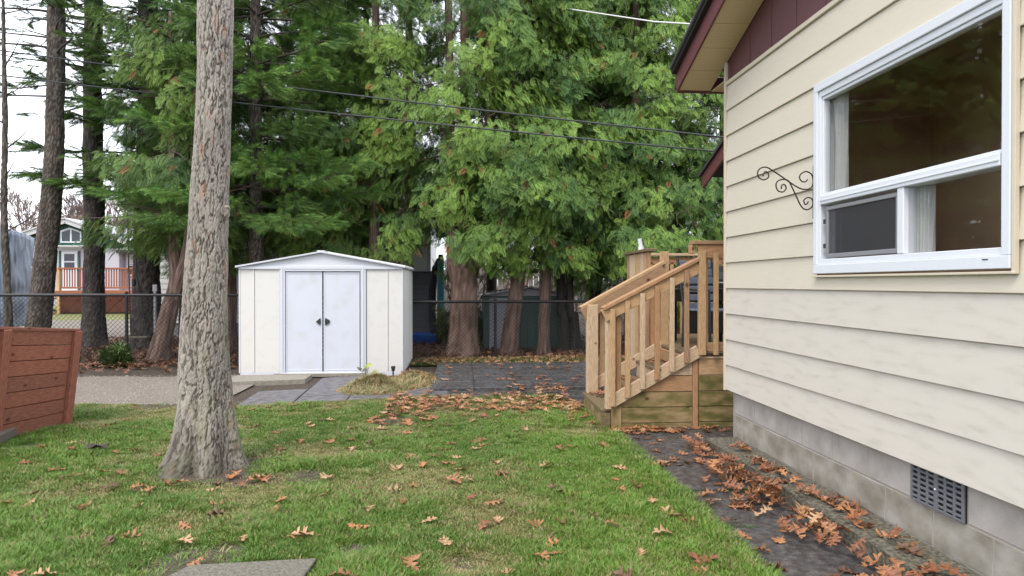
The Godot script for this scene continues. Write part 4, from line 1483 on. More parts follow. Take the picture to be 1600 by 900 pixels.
func paving() -> void:
	var o := Node3D.new()
	o.name = "garden_path"
	add_child(o, true)
	structure(o, "dark wet concrete slab path beside the house foundation")
	var d := -1.2
	while d < 6.85:
		var d1 := d + 0.745
		slab(o, "path_slab", [Vector2(1.50, d + 0.011), Vector2(2.140, d + 0.011), Vector2(2.140, d1 - 0.011), Vector2(1.50, d1 - 0.011)], 0.012 + rr(-0.004, 0.004), 0.05, M.wet_slab)
		d = d1
	slab(o, "path_slab", [Vector2(2.154, 6.02), Vector2(4.3, 6.02), Vector2(4.3, 6.88), Vector2(2.154, 6.88)], 0.008, 0.05, M.wet_slab)
	slab(o, "path_slab", [Vector2(1.30, 6.86), Vector2(2.3, 6.86), Vector2(2.3, 7.75), Vector2(1.26, 7.75)], 0.006, 0.05, M.wet_slab)
	slab(o, "path_slab", [Vector2(1.12, 7.758), Vector2(2.3, 7.758), Vector2(2.3, 8.55), Vector2(1.04, 8.55)], 0.010, 0.05, M.wet_slab)
	for k in 5:
		var x := -0.70 + 0.615 * k
		slab(o, "path_slab", [Vector2(x + 0.003, 8.93), Vector2(x + 0.612, 8.93), Vector2(x + 0.612, 9.40), Vector2(x + 0.003, 9.40)], 0.012 + rr(-0.003, 0.003), 0.05, M.wet_slab)
	slab(o, "path_slab", [Vector2(1.03, 8.558), Vector2(2.3, 8.558), Vector2(2.3, 8.925), Vector2(0.99, 8.925)], 0.007, 0.05, M.wet_slab)
	var f := Node3D.new()
	f.name = "footing"
	add_child(f, true)
	structure(f, "rough concrete footing ledge along the foot of the block foundation")
	# a worn face and a rough top that meet in a chipped edge
	var nv := 300
	var fn := noise(0.08, 77)
	var b := MB.new()
	for part in 2:
		var nu := 7
		var p := PackedVector3Array()
		for j in nv:
			var dd := lerpf(-1.0, 5.97, float(j) / (nv - 1))
			var chip := 0.010 * maxf(0.0, fn.get_noise_2d(dd * 150.0, 5.0) + 0.05)
			for i in nu:
				var s := float(i) / (nu - 1)
				var q := Vector2(2.152 + chip * s, lerpf(-0.03, 0.100 - chip, s))
				if part == 1:
					q = Vector2(lerpf(2.152 + chip, 2.47, s), lerpf(0.100 - chip, 0.104, minf(1.0, s * 5.0)))
				var w := 1.0 if (part == 0 and i < nu - 1) or (part == 1 and i > 0) else 0.0
				q += Vector2(fn.get_noise_2d(dd * 160.0, s * 40.0), fn.get_noise_2d(dd * 160.0 + 80.0, s * 40.0)) * 0.006 * w
				p.append(V(q.x, q.y, dd))
		b.grid(p, PackedColorArray(), nu, nv, false, -1.0)
	b.quad(V(2.15, -0.03, 5.97), V(2.47, -0.03, 5.97), V(2.47, 0.10, 5.97), V(2.16, 0.095, 5.97), Vector3(0, 0, -1))
	mi(f, "ledge", b.mesh(), M.footing)
	# pavers before the shed, laid askew
	var w := Node3D.new()
	w.name = "paver_walk"
	add_child(w, true)
	structure(w, "grey square concrete pavers in front of the shed doors")
	var a := Vector2(0.632, 0.166)
	var rows := [0.0, 0.50, 1.12, 1.76, 2.4]
	for j in 4:
		for i in 4:
			var q0: Vector2 = Vector2(-2.70, 8.42) + a * i + Vector2(-0.035, 1.0) * rows[j]
			var q1: Vector2 = Vector2(-2.70, 8.42) + a * i + Vector2(-0.035, 1.0) * rows[j + 1]
			var l := a - Vector2(0.012, 0.0)
			if i == 0 and j > 1:
				continue
			if q1.y + l.y > 11.0:
				q1.y = minf(q1.y, 11.0 - l.y)
			slab(w, "paver", [q0 + Vector2(0.006, 0.006), q0 + l + Vector2(0, 0.006), q1 + l - Vector2(0, 0.006), q1 + Vector2(0.006, -0.006)], 0.014 + rr(-0.004, 0.005), 0.05, M.paver)
	slab(w, "pale_paver", [Vector2(-3.45, 10.15), Vector2(-2.32, 10.42), Vector2(-2.33, 10.95), Vector2(-3.46, 10.9)], 0.06, 0.08, M.pale_slab)
	# raised patio
	var pt := Node3D.new()
	pt.name = "patio"
	add_child(pt, true)
	structure(pt, "raised dark wet patio of large slabs between shed and stairs")
	for j in 5:
		for i in 5:
			var x := -0.43 + 0.60 * i
			var dd := 9.42 + 0.588 * j
			slab(pt, "patio_slab", [Vector2(x + 0.003, dd + 0.003), Vector2(x + 0.597, dd + 0.003), Vector2(x + 0.597, dd + 0.585), Vector2(x + 0.003, dd + 0.585)], 0.055 + rr(-0.004, 0.004), 0.07, M.wet_slab)
	# half-buried flat stone at the front of the lawn
	var st := Node3D.new()
	st.name = "stepping_stone"
	add_child(st, true)
	tag(st, "half-buried flat concrete stone at the bottom edge of the lawn", "stone")
	slab(st, "slab", [Vector2(-1.58, 3.25), Vector2(-0.80, 3.25), Vector2(-0.765, 3.70), Vector2(-1.40, 3.66)], 0.024, 0.06, M.stone)
	var bk := thing("broken_bark", "dark curled piece of bark lying on the grass left of the big trunk", "bark", V(-3.18, 0.03, 6.28))
	var nb := MB.new()
	nb.use_c = true
	var pp := PackedVector3Array()
	var pc := PackedColorArray()
	for j in 5:
		for i in 5:
			pp.append(Vector3(-0.09 + 0.045 * i, 0.02 + 0.018 * sin(i * 1.7 + j), -0.03 + 0.015 * j))
			pc.append(Color(0.06, 0.045, 0.045) * rr(0.6, 1.4))
	nb.grid(pp, pc, 5, 5, false, 1.0)
	mi(bk, "bark_piece", nb.mesh(), M.bark)


func tuft_mesh(sd: int, tall: float, spread: float, blades: int, w: float) -> ArrayMesh:
	var g := RandomNumberGenerator.new()
	g.seed = sd
	var b := MB.new()
	b.use_c = true
	for k in blades:
		var a := g.randf() * TAU_
		var r := sqrt(g.randf()) * 0.05
		var st := Vector3(cos(a) * r, -0.008, sin(a) * r)
		var dir := Vector3(cos(a + g.randf_range(-1, 1)), 0, sin(a + g.randf_range(-1, 1)))
		var h := tall * g.randf_range(0.55, 1.15)
		var out := spread * g.randf_range(0.2, 1.2)
		var side := Vector3(-dir.z, 0, dir.x) * w
		var m := st + Vector3(0, h * 0.6, 0) + dir * out * 0.35
		var e := st + Vector3(0, h, 0) + dir * out
		var sh := g.randf_range(0.8, 1.2)
		b.col = Color(sh, sh, sh)
		var nrm := -dir + Vector3(0, 0.6, 0)
		b.quad(st - side, st + side, m + side * 0.8, m - side * 0.8, nrm)
		b.tri(m - side * 0.8, m + side * 0.8, e, nrm)
	return b.mesh()


func in_frame(x: float, d: float, pad := 0.3) -> bool:
	# what the photograph can see of the ground, with room for a step to the side
	return x > -0.86 * d - pad and x < 0.72 * d + pad + 1.0


func grass() -> void:
	var short := tuft_mesh(3, 0.027, 0.030, 19, 0.0020)
	var long_ := tuft_mesh(4, 0.042, 0.045, 14, 0.0021)
	var xs := []
	var cs := []
	var xl := []
	var cl := []
	for k in 150000:
		var d := 2.6 + 6.4 * pow(rng.randf(), 1.35)
		var x := rr(-0.86 * d - 0.4, 1.60)
		if x > lawn_right(d) or d > lawn_far(x) + 0.04:
			continue
		if Vector2(x + 2.03, d - 5.62).length() < 0.30:
			continue
		if x > -1.62 and x < -0.74 and d < 3.72 and d > 3.2 and rng.randf() < 0.93:
			continue
		var lx := (x + 4.126) * 0.974 - (d - 7.524) * 0.226
		if lx < 0.0 and d < 7.6 and d > 5.0:
			continue
		var ba := bare_at(x, d)
		if rng.randf() < ba * 1.02:
			continue
		var dr := dry_at(x, d)
		var n := big_noise.get_noise_2d(x * 90.0, d * 90.0 + 70.0)
		var lush := smoothstep(0.2, 1.2, x) * 0.5
		var c := Color(0.074, 0.158, 0.020).lerp(Color(0.150, 0.285, 0.034), clampf(0.4 + n * 0.6 + lush + rr(-0.3, 0.3), 0, 1))
		if rng.randf() < dr * 0.62 + 0.09:
			c = Color(0.22, 0.195, 0.070).lerp(Color(0.38, 0.315, 0.155), rng.randf())
		elif rng.randf() < 0.25:
			c = c.lerp(Color(0.24, 0.28, 0.06), 0.6)
		var s := rr(0.75, 1.25) * (1.0 - 0.35 * dr) * (1.0 - 0.4 * ba)
		var t := Transform3D(Basis.from_euler(Vector3(rr(-0.25, 0.25), rng.randf() * TAU_, rr(-0.25, 0.25))).scaled(Vector3(1.15, s, 1.15)), V(x, lawn_y(x, d), d))
		if n > 0.12 and rng.randf() < 0.5 or x > lawn_right(d) - 0.12:
			xl.append(t)
			cl.append(c)
		else:
			xs.append(t)
			cs.append(c)
	tag(many(self, "grass", short, M.grass, xs, cs), "short mown grass covering the lawn", "grass", "", "stuff")
	tag(many(self, "long_grass", long_, M.grass, xl, cl), "longer grass tufts in the lawn and along the path edge", "grass", "", "stuff")
	# the strip behind the patio, and weeds in the joints
	xs = []
	cs = []
	for k in 7000:
		var x := rr(-0.9, 5.0)
		var d := rr(12.40, 13.5 + 0.1 * x)
		var c := Color(0.055, 0.12, 0.022).lerp(Color(0.17, 0.17, 0.06), rng.randf() * rng.randf() + (0.5 if d > 13.2 else 0.0))
		xs.append(Transform3D(Basis(Vector3.UP, rng.randf() * TAU_).scaled(Vector3(1.4, rr(0.8, 1.7), 1.4)), V(x, -0.008, d)))
		cs.append(c)
	tag(many(self, "strip_grass", long_, M.grass, xs, cs), "grass strip between the patio and the right fence", "grass", "", "stuff")
	xs = []
	cs = []
	for k in 260:
		var i := rng.randi() % 5
		var q := Vector2(-2.70, 8.42) + Vector2(0.632, 0.166) * i + Vector2(-0.035, 1.0) * rr(0.0, 1.7)
		if rng.randf() < 0.3:
			q = Vector2(-2.70, 8.42) + Vector2(0.632, 0.166) * rr(0, 3.6) + Vector2(-0.035, 1.0) * [0.5, 1.12][rng.randi() % 2]
		xs.append(Transform3D(Basis(Vector3.UP, rng.randf() * TAU_).scaled(Vector3(0.35, rr(0.25, 0.7), 0.35)), V(q.x, 0.0, q.y)))
		cs.append(Color(0.06, 0.12, 0.02).lerp(Color(0.14, 0.16, 0.04), rng.randf()))
	for q in [[1.95, 4.76], [1.75, 4.76], [1.62, 4.015], [1.98, 4.78], [1.9, 4.74], [2.05, 4.015], [1.75, 4.015], [1.6, 3.27], [1.8, 3.27], [1.6, 5.505], [1.8, 5.505]]:
		for k in 10:
			xs.append(Transform3D(Basis(Vector3.UP, rng.randf() * TAU_).scaled(Vector3(0.6, rr(0.4, 0.9), 0.6)), V(q[0] + rr(-0.12, 0.12), 0.005, q[1] + rr(-0.03, 0.03))))
			cs.append(Color(0.06, 0.13, 0.02))
	tag(many(self, "joint_weeds", short, M.grass, xs, cs), "moss and small weeds growing in the joints of the paving", "weeds", "", "stuff")


# ------------------------------------------------------------------ fallen oak leaves
func oak_leaf(sd: int, curl: float, cup: float) -> ArrayMesh:
	var g := RandomNumberGenerator.new()
	g.seed = sd
	var b := MB.new()
	b.use_c = true
	var tw := g.randf_range(-0.5, 0.5)
	var shape := func(x: float, z: float) -> Vector3:
		var y := curl * (0.25 - (x - 0.5) * (x - 0.5)) * -0.8 + cup * z * z * 2.6 + tw * z * (x - 0.4) + 0.03 * sin(x * 17.0 + z * 21.0 + sd)
		return Vector3(x - 0.5, y, z)
	# one side: midrib place, edge place, edge width; deep sinuses between pointed lobes
	var edge := [[0.0, 0.0, 0.012], [0.10, 0.14, 0.05], [0.15, 0.20, 0.20], [0.20, 0.30, 0.17], [0.27, 0.30, 0.055], [0.35, 0.42, 0.08], [0.41, 0.50, 0.34], [0.46, 0.56, 0.27], [0.49, 0.63, 0.29], [0.55, 0.58, 0.07], [0.63, 0.68, 0.08], [0.68, 0.79, 0.26], [0.74, 0.85, 0.19], [0.80, 0.81, 0.06], [0.89, 0.91, 0.10], [1.0, 1.0, 0.0]]
	var mid0 := Vector3.ZERO
	for s in 2:
		var sg := 1.0 if s == 0 else -1.0
		var big := [1.0, g.randf_range(0.8, 1.2), g.randf_range(0.8, 1.15), g.randf_range(0.75, 1.2)]
		var shift := 0.0 if s == 0 else g.randf_range(-0.05, 0.05)
		for k in edge.size() - 1:
			var a: Array = edge[k]
			var c: Array = edge[k + 1]
			var sa: float = big[clampi(int(k / 4.0), 0, 3)]
			var sc: float = big[clampi(int((k + 1) / 4.0), 0, 3)]
			var pa: Vector3 = shape.call(a[1] + shift * sin(PI * a[1]), a[2] * sa * sg)
			var pc: Vector3 = shape.call(c[1] + shift * sin(PI * c[1]), c[2] * sc * sg)
			var ma: Vector3 = shape.call(a[0], 0.0)
			var mc: Vector3 = shape.call(c[0], 0.0)
			b.col = Color(1, 1, 1) * (1.0 if k % 2 else 0.92)
			b.tri(ma, mc, pa, Vector3.UP)
			b.tri(mc, pa, pc, Vector3.UP)
	mid0 = shape.call(0.0, 0.0)
	b.col = Color(0.8, 0.7, 0.6)
	b.tube([mid0 + Vector3(-0.22, 0.02, 0.03), mid0], [0.010, 0.014], 3)
	return b.mesh()


var leaf_list := []   # [x, y, depth, zone]


func leaf_at(x: float, d: float, zone: int, y := -1.0) -> void:
	if y < 0.0:
		y = 0.030 if zone < 4 else 0.03
	leaf_list.append([x, y, d, zone])


func leaf_drift(n: int, x0: float, x1: float, d0: float, d1: float, zone: int, y := -1.0) -> void:
	for k in n:
		leaf_at(rr(x0, x1), rr(d0, d1), zone, y)


func leaf_heap(n: int, x: float, d: float, rx: float, rd: float, zone: int, y: float, pile := 0.0) -> void:
	for k in n:
		var a := rng.randf() * TAU_
		var r := sqrt(rng.randf())
		leaf_at(x + cos(a) * r * rx, d + sin(a) * r * rd, zone, y + rng.randf() * pile * (1.0 - r))


func leaves() -> void:
	const ZONES := ["on lawn left of big trunk", "on lawn before big trunk", "on lawn between trunk and path", "at lawn's far end", "against footing ledge", "on the wet path slabs", "on ledge below blocks", "at the foot of the deck stairs", "on the raised patio", "on the deck stair treads"]
	# lawn, loosely scattered
	for k in 165:
		var d := 3.1 + 5.6 * rng.randf()
		var x := rr(-0.80 * d, 1.45)
		if x > lawn_right(d) - 0.03 or Vector2(x + 2.03, d - 5.62).length() < 0.45 or (x < -3.8 and d > 5.2):
			continue
		leaf_at(x, d, 0 if x < -2.5 else 1 if x < -1.2 and d < 5.5 else 2 if d < 7.3 else 3)
	# those that show largest, along the front
	for q in [[-1.98, 4.0], [-1.9, 4.12], [-1.55, 3.98], [-2.45, 4.72], [-2.6, 4.45], [-2.85, 4.75], [-3.0, 4.8], [-3.2, 4.3], [-2.9, 3.85], [-3.05, 4.1], [-2.7, 3.6], [-1.65, 4.25], [-0.95, 4.05], [-0.6, 4.5], [-0.4, 4.62], [-0.35, 5.0], [0.2, 4.55], [0.6, 4.15], [0.95, 3.62], [1.15, 3.9], [0.4, 3.5], [0.75, 4.7], [1.1, 4.75], [0.3, 5.2], [-0.6, 3.45], [-0.1, 3.9], [1.2, 3.4], [0.8, 3.3]]:
		leaf_at(q[0], q[1], 0 if q[0] < -2.5 else 1 if q[0] < -1.2 else 2)
	leaf_heap(9, -1.62, 5.15, 0.3, 0.2, 1, 0.03)
	leaf_heap(6, -2.35, 5.05, 0.35, 0.15, 1, 0.03)
	# thick band where lawn meets patio
	for k in 330:
		var x := rr(-0.9, 1.5)
		var d := 8.45 + 0.55 * rng.randfn() * 0.75
		if d < 6.9 or d > 9.35 or x > 1.42:
			continue
		leaf_at(x, d, 3, 0.045)
	leaf_heap(26, -0.68, 7.5, 0.4, 0.35, 3, 0.03)
	# drift along the footing
	for k in 56:
		var d := 2.9 + 3.0 * pow(rng.randf(), 0.9)
		var n := 1 + rng.randi() % 5
		if d > 5.2:
			n = 1 + rng.randi() % 2
		for q in n:
			leaf_at(2.11 - absf(rng.randfn()) * 0.12, d + rr(-0.12, 0.12), 4, 0.03 + rng.randf() * 0.10)
	for k in 34:
		var d := rr(3.0, 6.6)
		leaf_at(rr(1.58, 2.08), d, 5, 0.026)
	leaf_heap(8, 1.82, 4.45, 0.26, 0.10, 5, 0.026, 0.02)
	leaf_heap(7, 1.70, 5.45, 0.25, 0.08, 5, 0.026, 0.02)
	for q in [[2.28, 5.5, 7], [2.24, 5.1, 4], [2.24, 4.6, 6], [2.30, 4.05, 9], [2.22, 3.72, 3], [2.27, 3.45, 6], [2.24, 3.1, 4], [2.24, 4.9, 6], [2.2, 4.3, 5]]:
		leaf_heap(q[2], q[0], q[1], 0.06, 0.14, 6, 0.125, 0.07)
	leaf_drift(34, 1.55, 2.6, 6.60, 6.84, 7, 0.03)
	leaf_heap(10, 1.75, 6.75, 0.3, 0.1, 7, 0.03, 0.03)
	leaf_drift(30, 1.1, 1.42, 7.0, 8.8, 7, 0.03)
	leaf_drift(45, -0.3, 2.1, 9.5, 12.2, 8, 0.075)
	leaf_drift(30, 0.6, 1.5, 9.0, 9.7, 8, 0.07)
	leaf_heap(16, 1.6, 7.75, 0.14, 0.22, 9, 0.225, 0.05)
	leaf_drift(10, 1.78, 2.0, 7.1, 7.9, 9, 0.41)
	leaf_drift(8, 2.08, 2.3, 7.1, 7.9, 9, 0.60)
	leaf_drift(14, 2.5, 3.6, 7.05, 7.6, 9, 0.78)
	var meshes := []
	for k in 8:
		meshes.append(oak_leaf(20 + k, [0.35, -0.3, 0.75, 0.15, -0.55, 0.5, 1.0, -0.15][k], [0.3, 0.55, 0.9, -0.35, 0.4, 1.3, 0.7, 0.15][k]))
	var tones := [["pale tan", 0.44, 0.265, 0.145], ["orange brown", 0.335, 0.150, 0.066], ["russet brown", 0.235, 0.092, 0.043], ["bright orange", 0.41, 0.18, 0.07], ["dark brown", 0.12, 0.056, 0.03]]
	var mats := []
	for t in tones:
		var m := mat("leaf_" + t[0].replace(" ", "_"), lin(t[1], t[2], t[3]), 0.5)
		m.vertex_color_use_as_albedo = true
		m.backlight_enabled = true
		m.backlight = Color(0.3, 0.3, 0.3)
		mats.append(m)
	leaf_list.sort_custom(func(p, q): return p[2] * p[2] + p[0] * p[0] < q[2] * q[2] + q[0] * q[0])
	var rest := []
	var rest_c := []
	var kept := 0
	for q in leaf_list:
		if q[0] < -0.80 * q[2] or q[0] > 0.66 * q[2] + 0.3:
			continue
		var k := rng.randi() % 8
		var tone: int = [0, 1, 1, 2, 2, 3, 0, 1, 4][rng.randi() % 9]
		if q[3] >= 4 and tone == 0 and rng.randf() < 0.6:
			tone = 2
		var s := rr(0.092, 0.158)
		var tl := 0.55 if q[3] in [4, 6] else 0.22
		var yl := lawn_y(q[0], q[2]) if q[3] < 4 else 0.0
		var t := Transform3D(Basis.from_euler(Vector3(rr(-tl, tl), rng.randf() * TAU_, rr(-tl, tl))).scaled(Vector3(s, s, s)), V(q[0], q[1] + yl, q[2]))
		if kept < 300:
			kept += 1
			var size := "small" if s < 0.11 else "large" if s > 0.137 else "mid-sized"
			var curl := "tightly curled" if k in [2, 6, 5] else "gently curled" if k in [0, 1, 4] else "flat"
			var spot := ""
			if q[3] in [4, 5, 6]:
				spot = " nearest the camera" if q[2] < 3.3 else " below the vent" if q[2] < 3.75 else " just past the vent" if q[2] < 4.3 else " halfway along the wall" if q[2] < 4.9 else " past the wall's middle" if q[2] < 5.5 else " near the stairs"
			elif q[3] < 3:
				spot = " in the foreground" if q[2] < 4.1 else " at middle distance" if q[2] < 5.6 else " farther back"
			elif q[3] == 3:
				spot = ", left end" if q[0] < -0.1 else ", right end"
			var o := mi(self, "oak_leaf", meshes[k], mats[tone], t)
			tag(o, "%s %s %s oak leaf %s%s" % [size, curl, tones[tone][0], ZONES[q[3]], spot], "leaf", "fallen oak leaves")
		else:
			rest.append(t)
			var c: Array = tones[tone]
			rest_c.append(Color(c[1], c[2], c[3]))
	tag(many(self, "scattered_leaves", meshes[0], M.leaf, rest, rest_c), "drift of small brown oak leaves at the far end of the lawn and on the patio", "leaves", "", "stuff")
	# litter under the cedars
	var xf := []
	var cs := []
	for k in 9000:
		var x := rr(-9.5, 4.5)
		var d := rr(11.4, 19.0)
		if x > -3.9 and x < -0.7 and d < 13.4 or x > -0.8 and d < 13.6:
			continue
		if x < -3.9 and d < 12.2 and rng.randf() < 0.85:
			continue
		xf.append(Transform3D(Basis.from_euler(Vector3(rr(-0.6, 0.6), rng.randf() * TAU_, rr(-0.6, 0.6))).scaled(Vector3.ONE * rr(0.09, 0.16)), V(x, rr(0.01, 0.07), d)))
		cs.append(Color(0.13, 0.055, 0.032).lerp(Color(0.33, 0.17, 0.09), rng.randf() * rng.randf()))
	for k in 500:
		xf.append(Transform3D(Basis.from_euler(Vector3(rr(-0.5, 0.5), rng.randf() * TAU_, rr(-0.5, 0.5))).scaled(Vector3.ONE * rr(0.09, 0.15)), V(rr(-0.9, 4.0), 0.02, rr(12.4, 13.6))))
		cs.append(Color(0.22, 0.10, 0.05).lerp(Color(0.42, 0.24, 0.12), rng.randf()))
	tag(many(self, "leaf_litter", meshes[1], M.leaf, xf, cs), "brown leaf litter under the trees behind the fences", "leaves", "", "stuff")


func mounds() -> void:
	var straw := tuft_mesh(9, 0.05, 0.10, 16, 0.0022)
	var lm := oak_leaf(41, 0.6, 0.7)
	for q in [[-1.20, 9.52, 0.47, 0.40, 0.20, "mound of dried grass clippings on the pavers before the shed", 0.15], [-0.72, 10.25, 0.42, 0.75, 0.13, "spread heap of leaves and grass clippings beside the shed corner", 0.5]]:
		var o := thing("clippings_heap", q[5], "heap", V(q[0], 0.0, q[1]))
		var p := PackedVector3Array()
		var c := PackedColorArray()
		var hgt := func(x: float, z: float) -> float:
			var r := Vector2(x / q[2], z / q[3]).length()
			return q[4] * (1.0 - smoothstep(0.0, 1.05, r)) * (1.0 + 0.35 * big_noise.get_noise_2d(x * 300.0 + q[0] * 99.0, z * 300.0)) + 0.006
		for j in 24:
			for i in 24:
				var x: float = (i / 23.0 * 2.0 - 1.0) * q[2] * 1.05
				var z: float = (j / 23.0 * 2.0 - 1.0) * q[3] * 1.05
				p.append(Vector3(x, hgt.call(x, z) - 0.02, z))
				c.append(Color(0.10, 0.075, 0.045))
		var b := MB.new()
		b.use_c = true
		b.grid(p, c, 24, 24, false, 1.0)
		mi(o, "core", b.mesh(), M.soil)
		var xf := []
		var cs := []
		var xl := []
		var cl := []
		for k in 900:
			var a := rng.randf() * TAU_
			var r := sqrt(rng.randf())
			var x: float = cos(a) * r * q[2]
			var z: float = sin(a) * r * q[3]
			var tilt := Vector3(-x / q[2], 0, -z / q[3]) * -0.9
			var bs := frame(Vector3(0, 1, 0) + tilt * rr(0.3, 1.3), Vector3(rr(-1, 1), 0.2, rr(-1, 1)), rr(0.7, 1.3))
			if rng.randf() < q[6]:
				if k % 3 == 0:
					xl.append(Transform3D(Basis.from_euler(Vector3(rr(-0.7, 0.7), rng.randf() * TAU_, rr(-0.7, 0.7))).scaled(Vector3.ONE * rr(0.09, 0.14)), Vector3(x, hgt.call(x, z) + 0.02, z)))
					cl.append(Color(0.30, 0.11, 0.04).lerp(Color(0.42, 0.22, 0.10), rng.randf()))
			else:
				xf.append(Transform3D(bs, Vector3(x, hgt.call(x, z) - 0.01, z)))
				cs.append(Color(0.27, 0.24, 0.10).lerp(Color(0.52, 0.42, 0.22), rng.randf()) if rng.randf() < 0.75 else Color(0.09, 0.14, 0.03))
		many(o, "dry_grass", straw, M.grass, xf, cs)
		many(o, "brown_leaves", lm, M.leaf, xl, cl)
	# small things by the shed
	var s := thing("solar_light", "small black and clear solar garden light stuck in the heap at the shed corner", "lamp", V(-1.07, 0.06, 10.85))
	for q in [["stake", 0.012, -0.12, 0.05, M.black_plastic], ["lens", 0.028, 0.05, 0.09, M.dark_glass], ["cap", 0.036, 0.09, 0.125, M.black_plastic]]:
		var b := MB.new()
		b.tube([Vector3(0, q[2], 0), Vector3(0, q[3], 0)], [q[1], q[1] * (0.9 if q[0] == "cap" else 1.0)], 14, true)
		mi(s, q[0], b.mesh(), q[4])
	var pl := thing("yellow_plant", "little plant with three yellow-green leaves before the shed doors", "plant", V(-1.36, 0.10, 9.9))
	var st := MB.new()
	st.use_c = true
	st.col = Color(0.12, 0.14, 0.04)
	var lf := mat("yellow_leaf", lin(0.30, 0.34, 0.065), 0.6)
	lf.backlight_enabled = true
	lf.backlight = Color(0.5, 0.5, 0.5)
	for k in 5:
		var a := k * 1.5
		var tip := Vector3(cos(a) * (0.05 + 0.02 * k), 0.22 - 0.025 * k, sin(a) * 0.06)
		st.tube([Vector3.ZERO, tip * 0.6 + Vector3(0, 0.02, 0), tip], [0.005, 0.004, 0.003], 5)
		var b := MB.new()
		for z in 10:
			var a0 := TAU_ * z / 10
			var a1 := TAU_ * (z + 1) / 10
			b.tri(Vector3.ZERO, Vector3(cos(a0), 0.18 * cos(2 * a0), sin(a0)) * 0.042, Vector3(cos(a1), 0.18 * cos(2 * a1), sin(a1)) * 0.042, Vector3.UP)
		mi(pl, "leaf", b.mesh(), lf, Transform3D(Basis.from_euler(Vector3(0.7, a, 0.2)), tip))
	mi(pl, "stem", st.mesh(), M.twig)

# ------------------------------------------------------------------ beyond the fence
func pane_window(parent: Node, x0: float, x1: float, y0: float, y1: float, d: float, bars := 1) -> void:
	var w := sub(parent, "window")
	var t := 0.07
	var b := MB.new()
	for q in [[x0 - t, x1 + t, y0 - t, y0], [x0 - t, x1 + t, y1, y1 + t], [x0 - t, x0, y0, y1], [x1, x1 + t, y0, y1]]:
		b.box(Transform3D(Basis(), V((q[0] + q[1]) / 2, (q[2] + q[3]) / 2, d - 0.03)), Vector3(q[1] - q[0], q[3] - q[2], 0.06), 0.008)
	for k in bars:
		b.box(Transform3D(Basis(), V((x0 + x1) / 2, lerpf(y0, y1, (k + 1.0) / (bars + 1)), d - 0.03)), Vector3(x1 - x0, 0.05, 0.05), 0.005)
	mi(w, "frame", b.mesh(), M.white_vinyl)
	blk(w, "pane", x0, x1, y0, y1, d - 0.012, d - 0.002, M.dark_glass, 0.0)
	blk(w, "blind", x0 + 0.02, x1 - 0.02, lerpf(y0, y1, 0.55), y1 - 0.02, d - 0.016, d - 0.0125, M.curtain, 0.0)


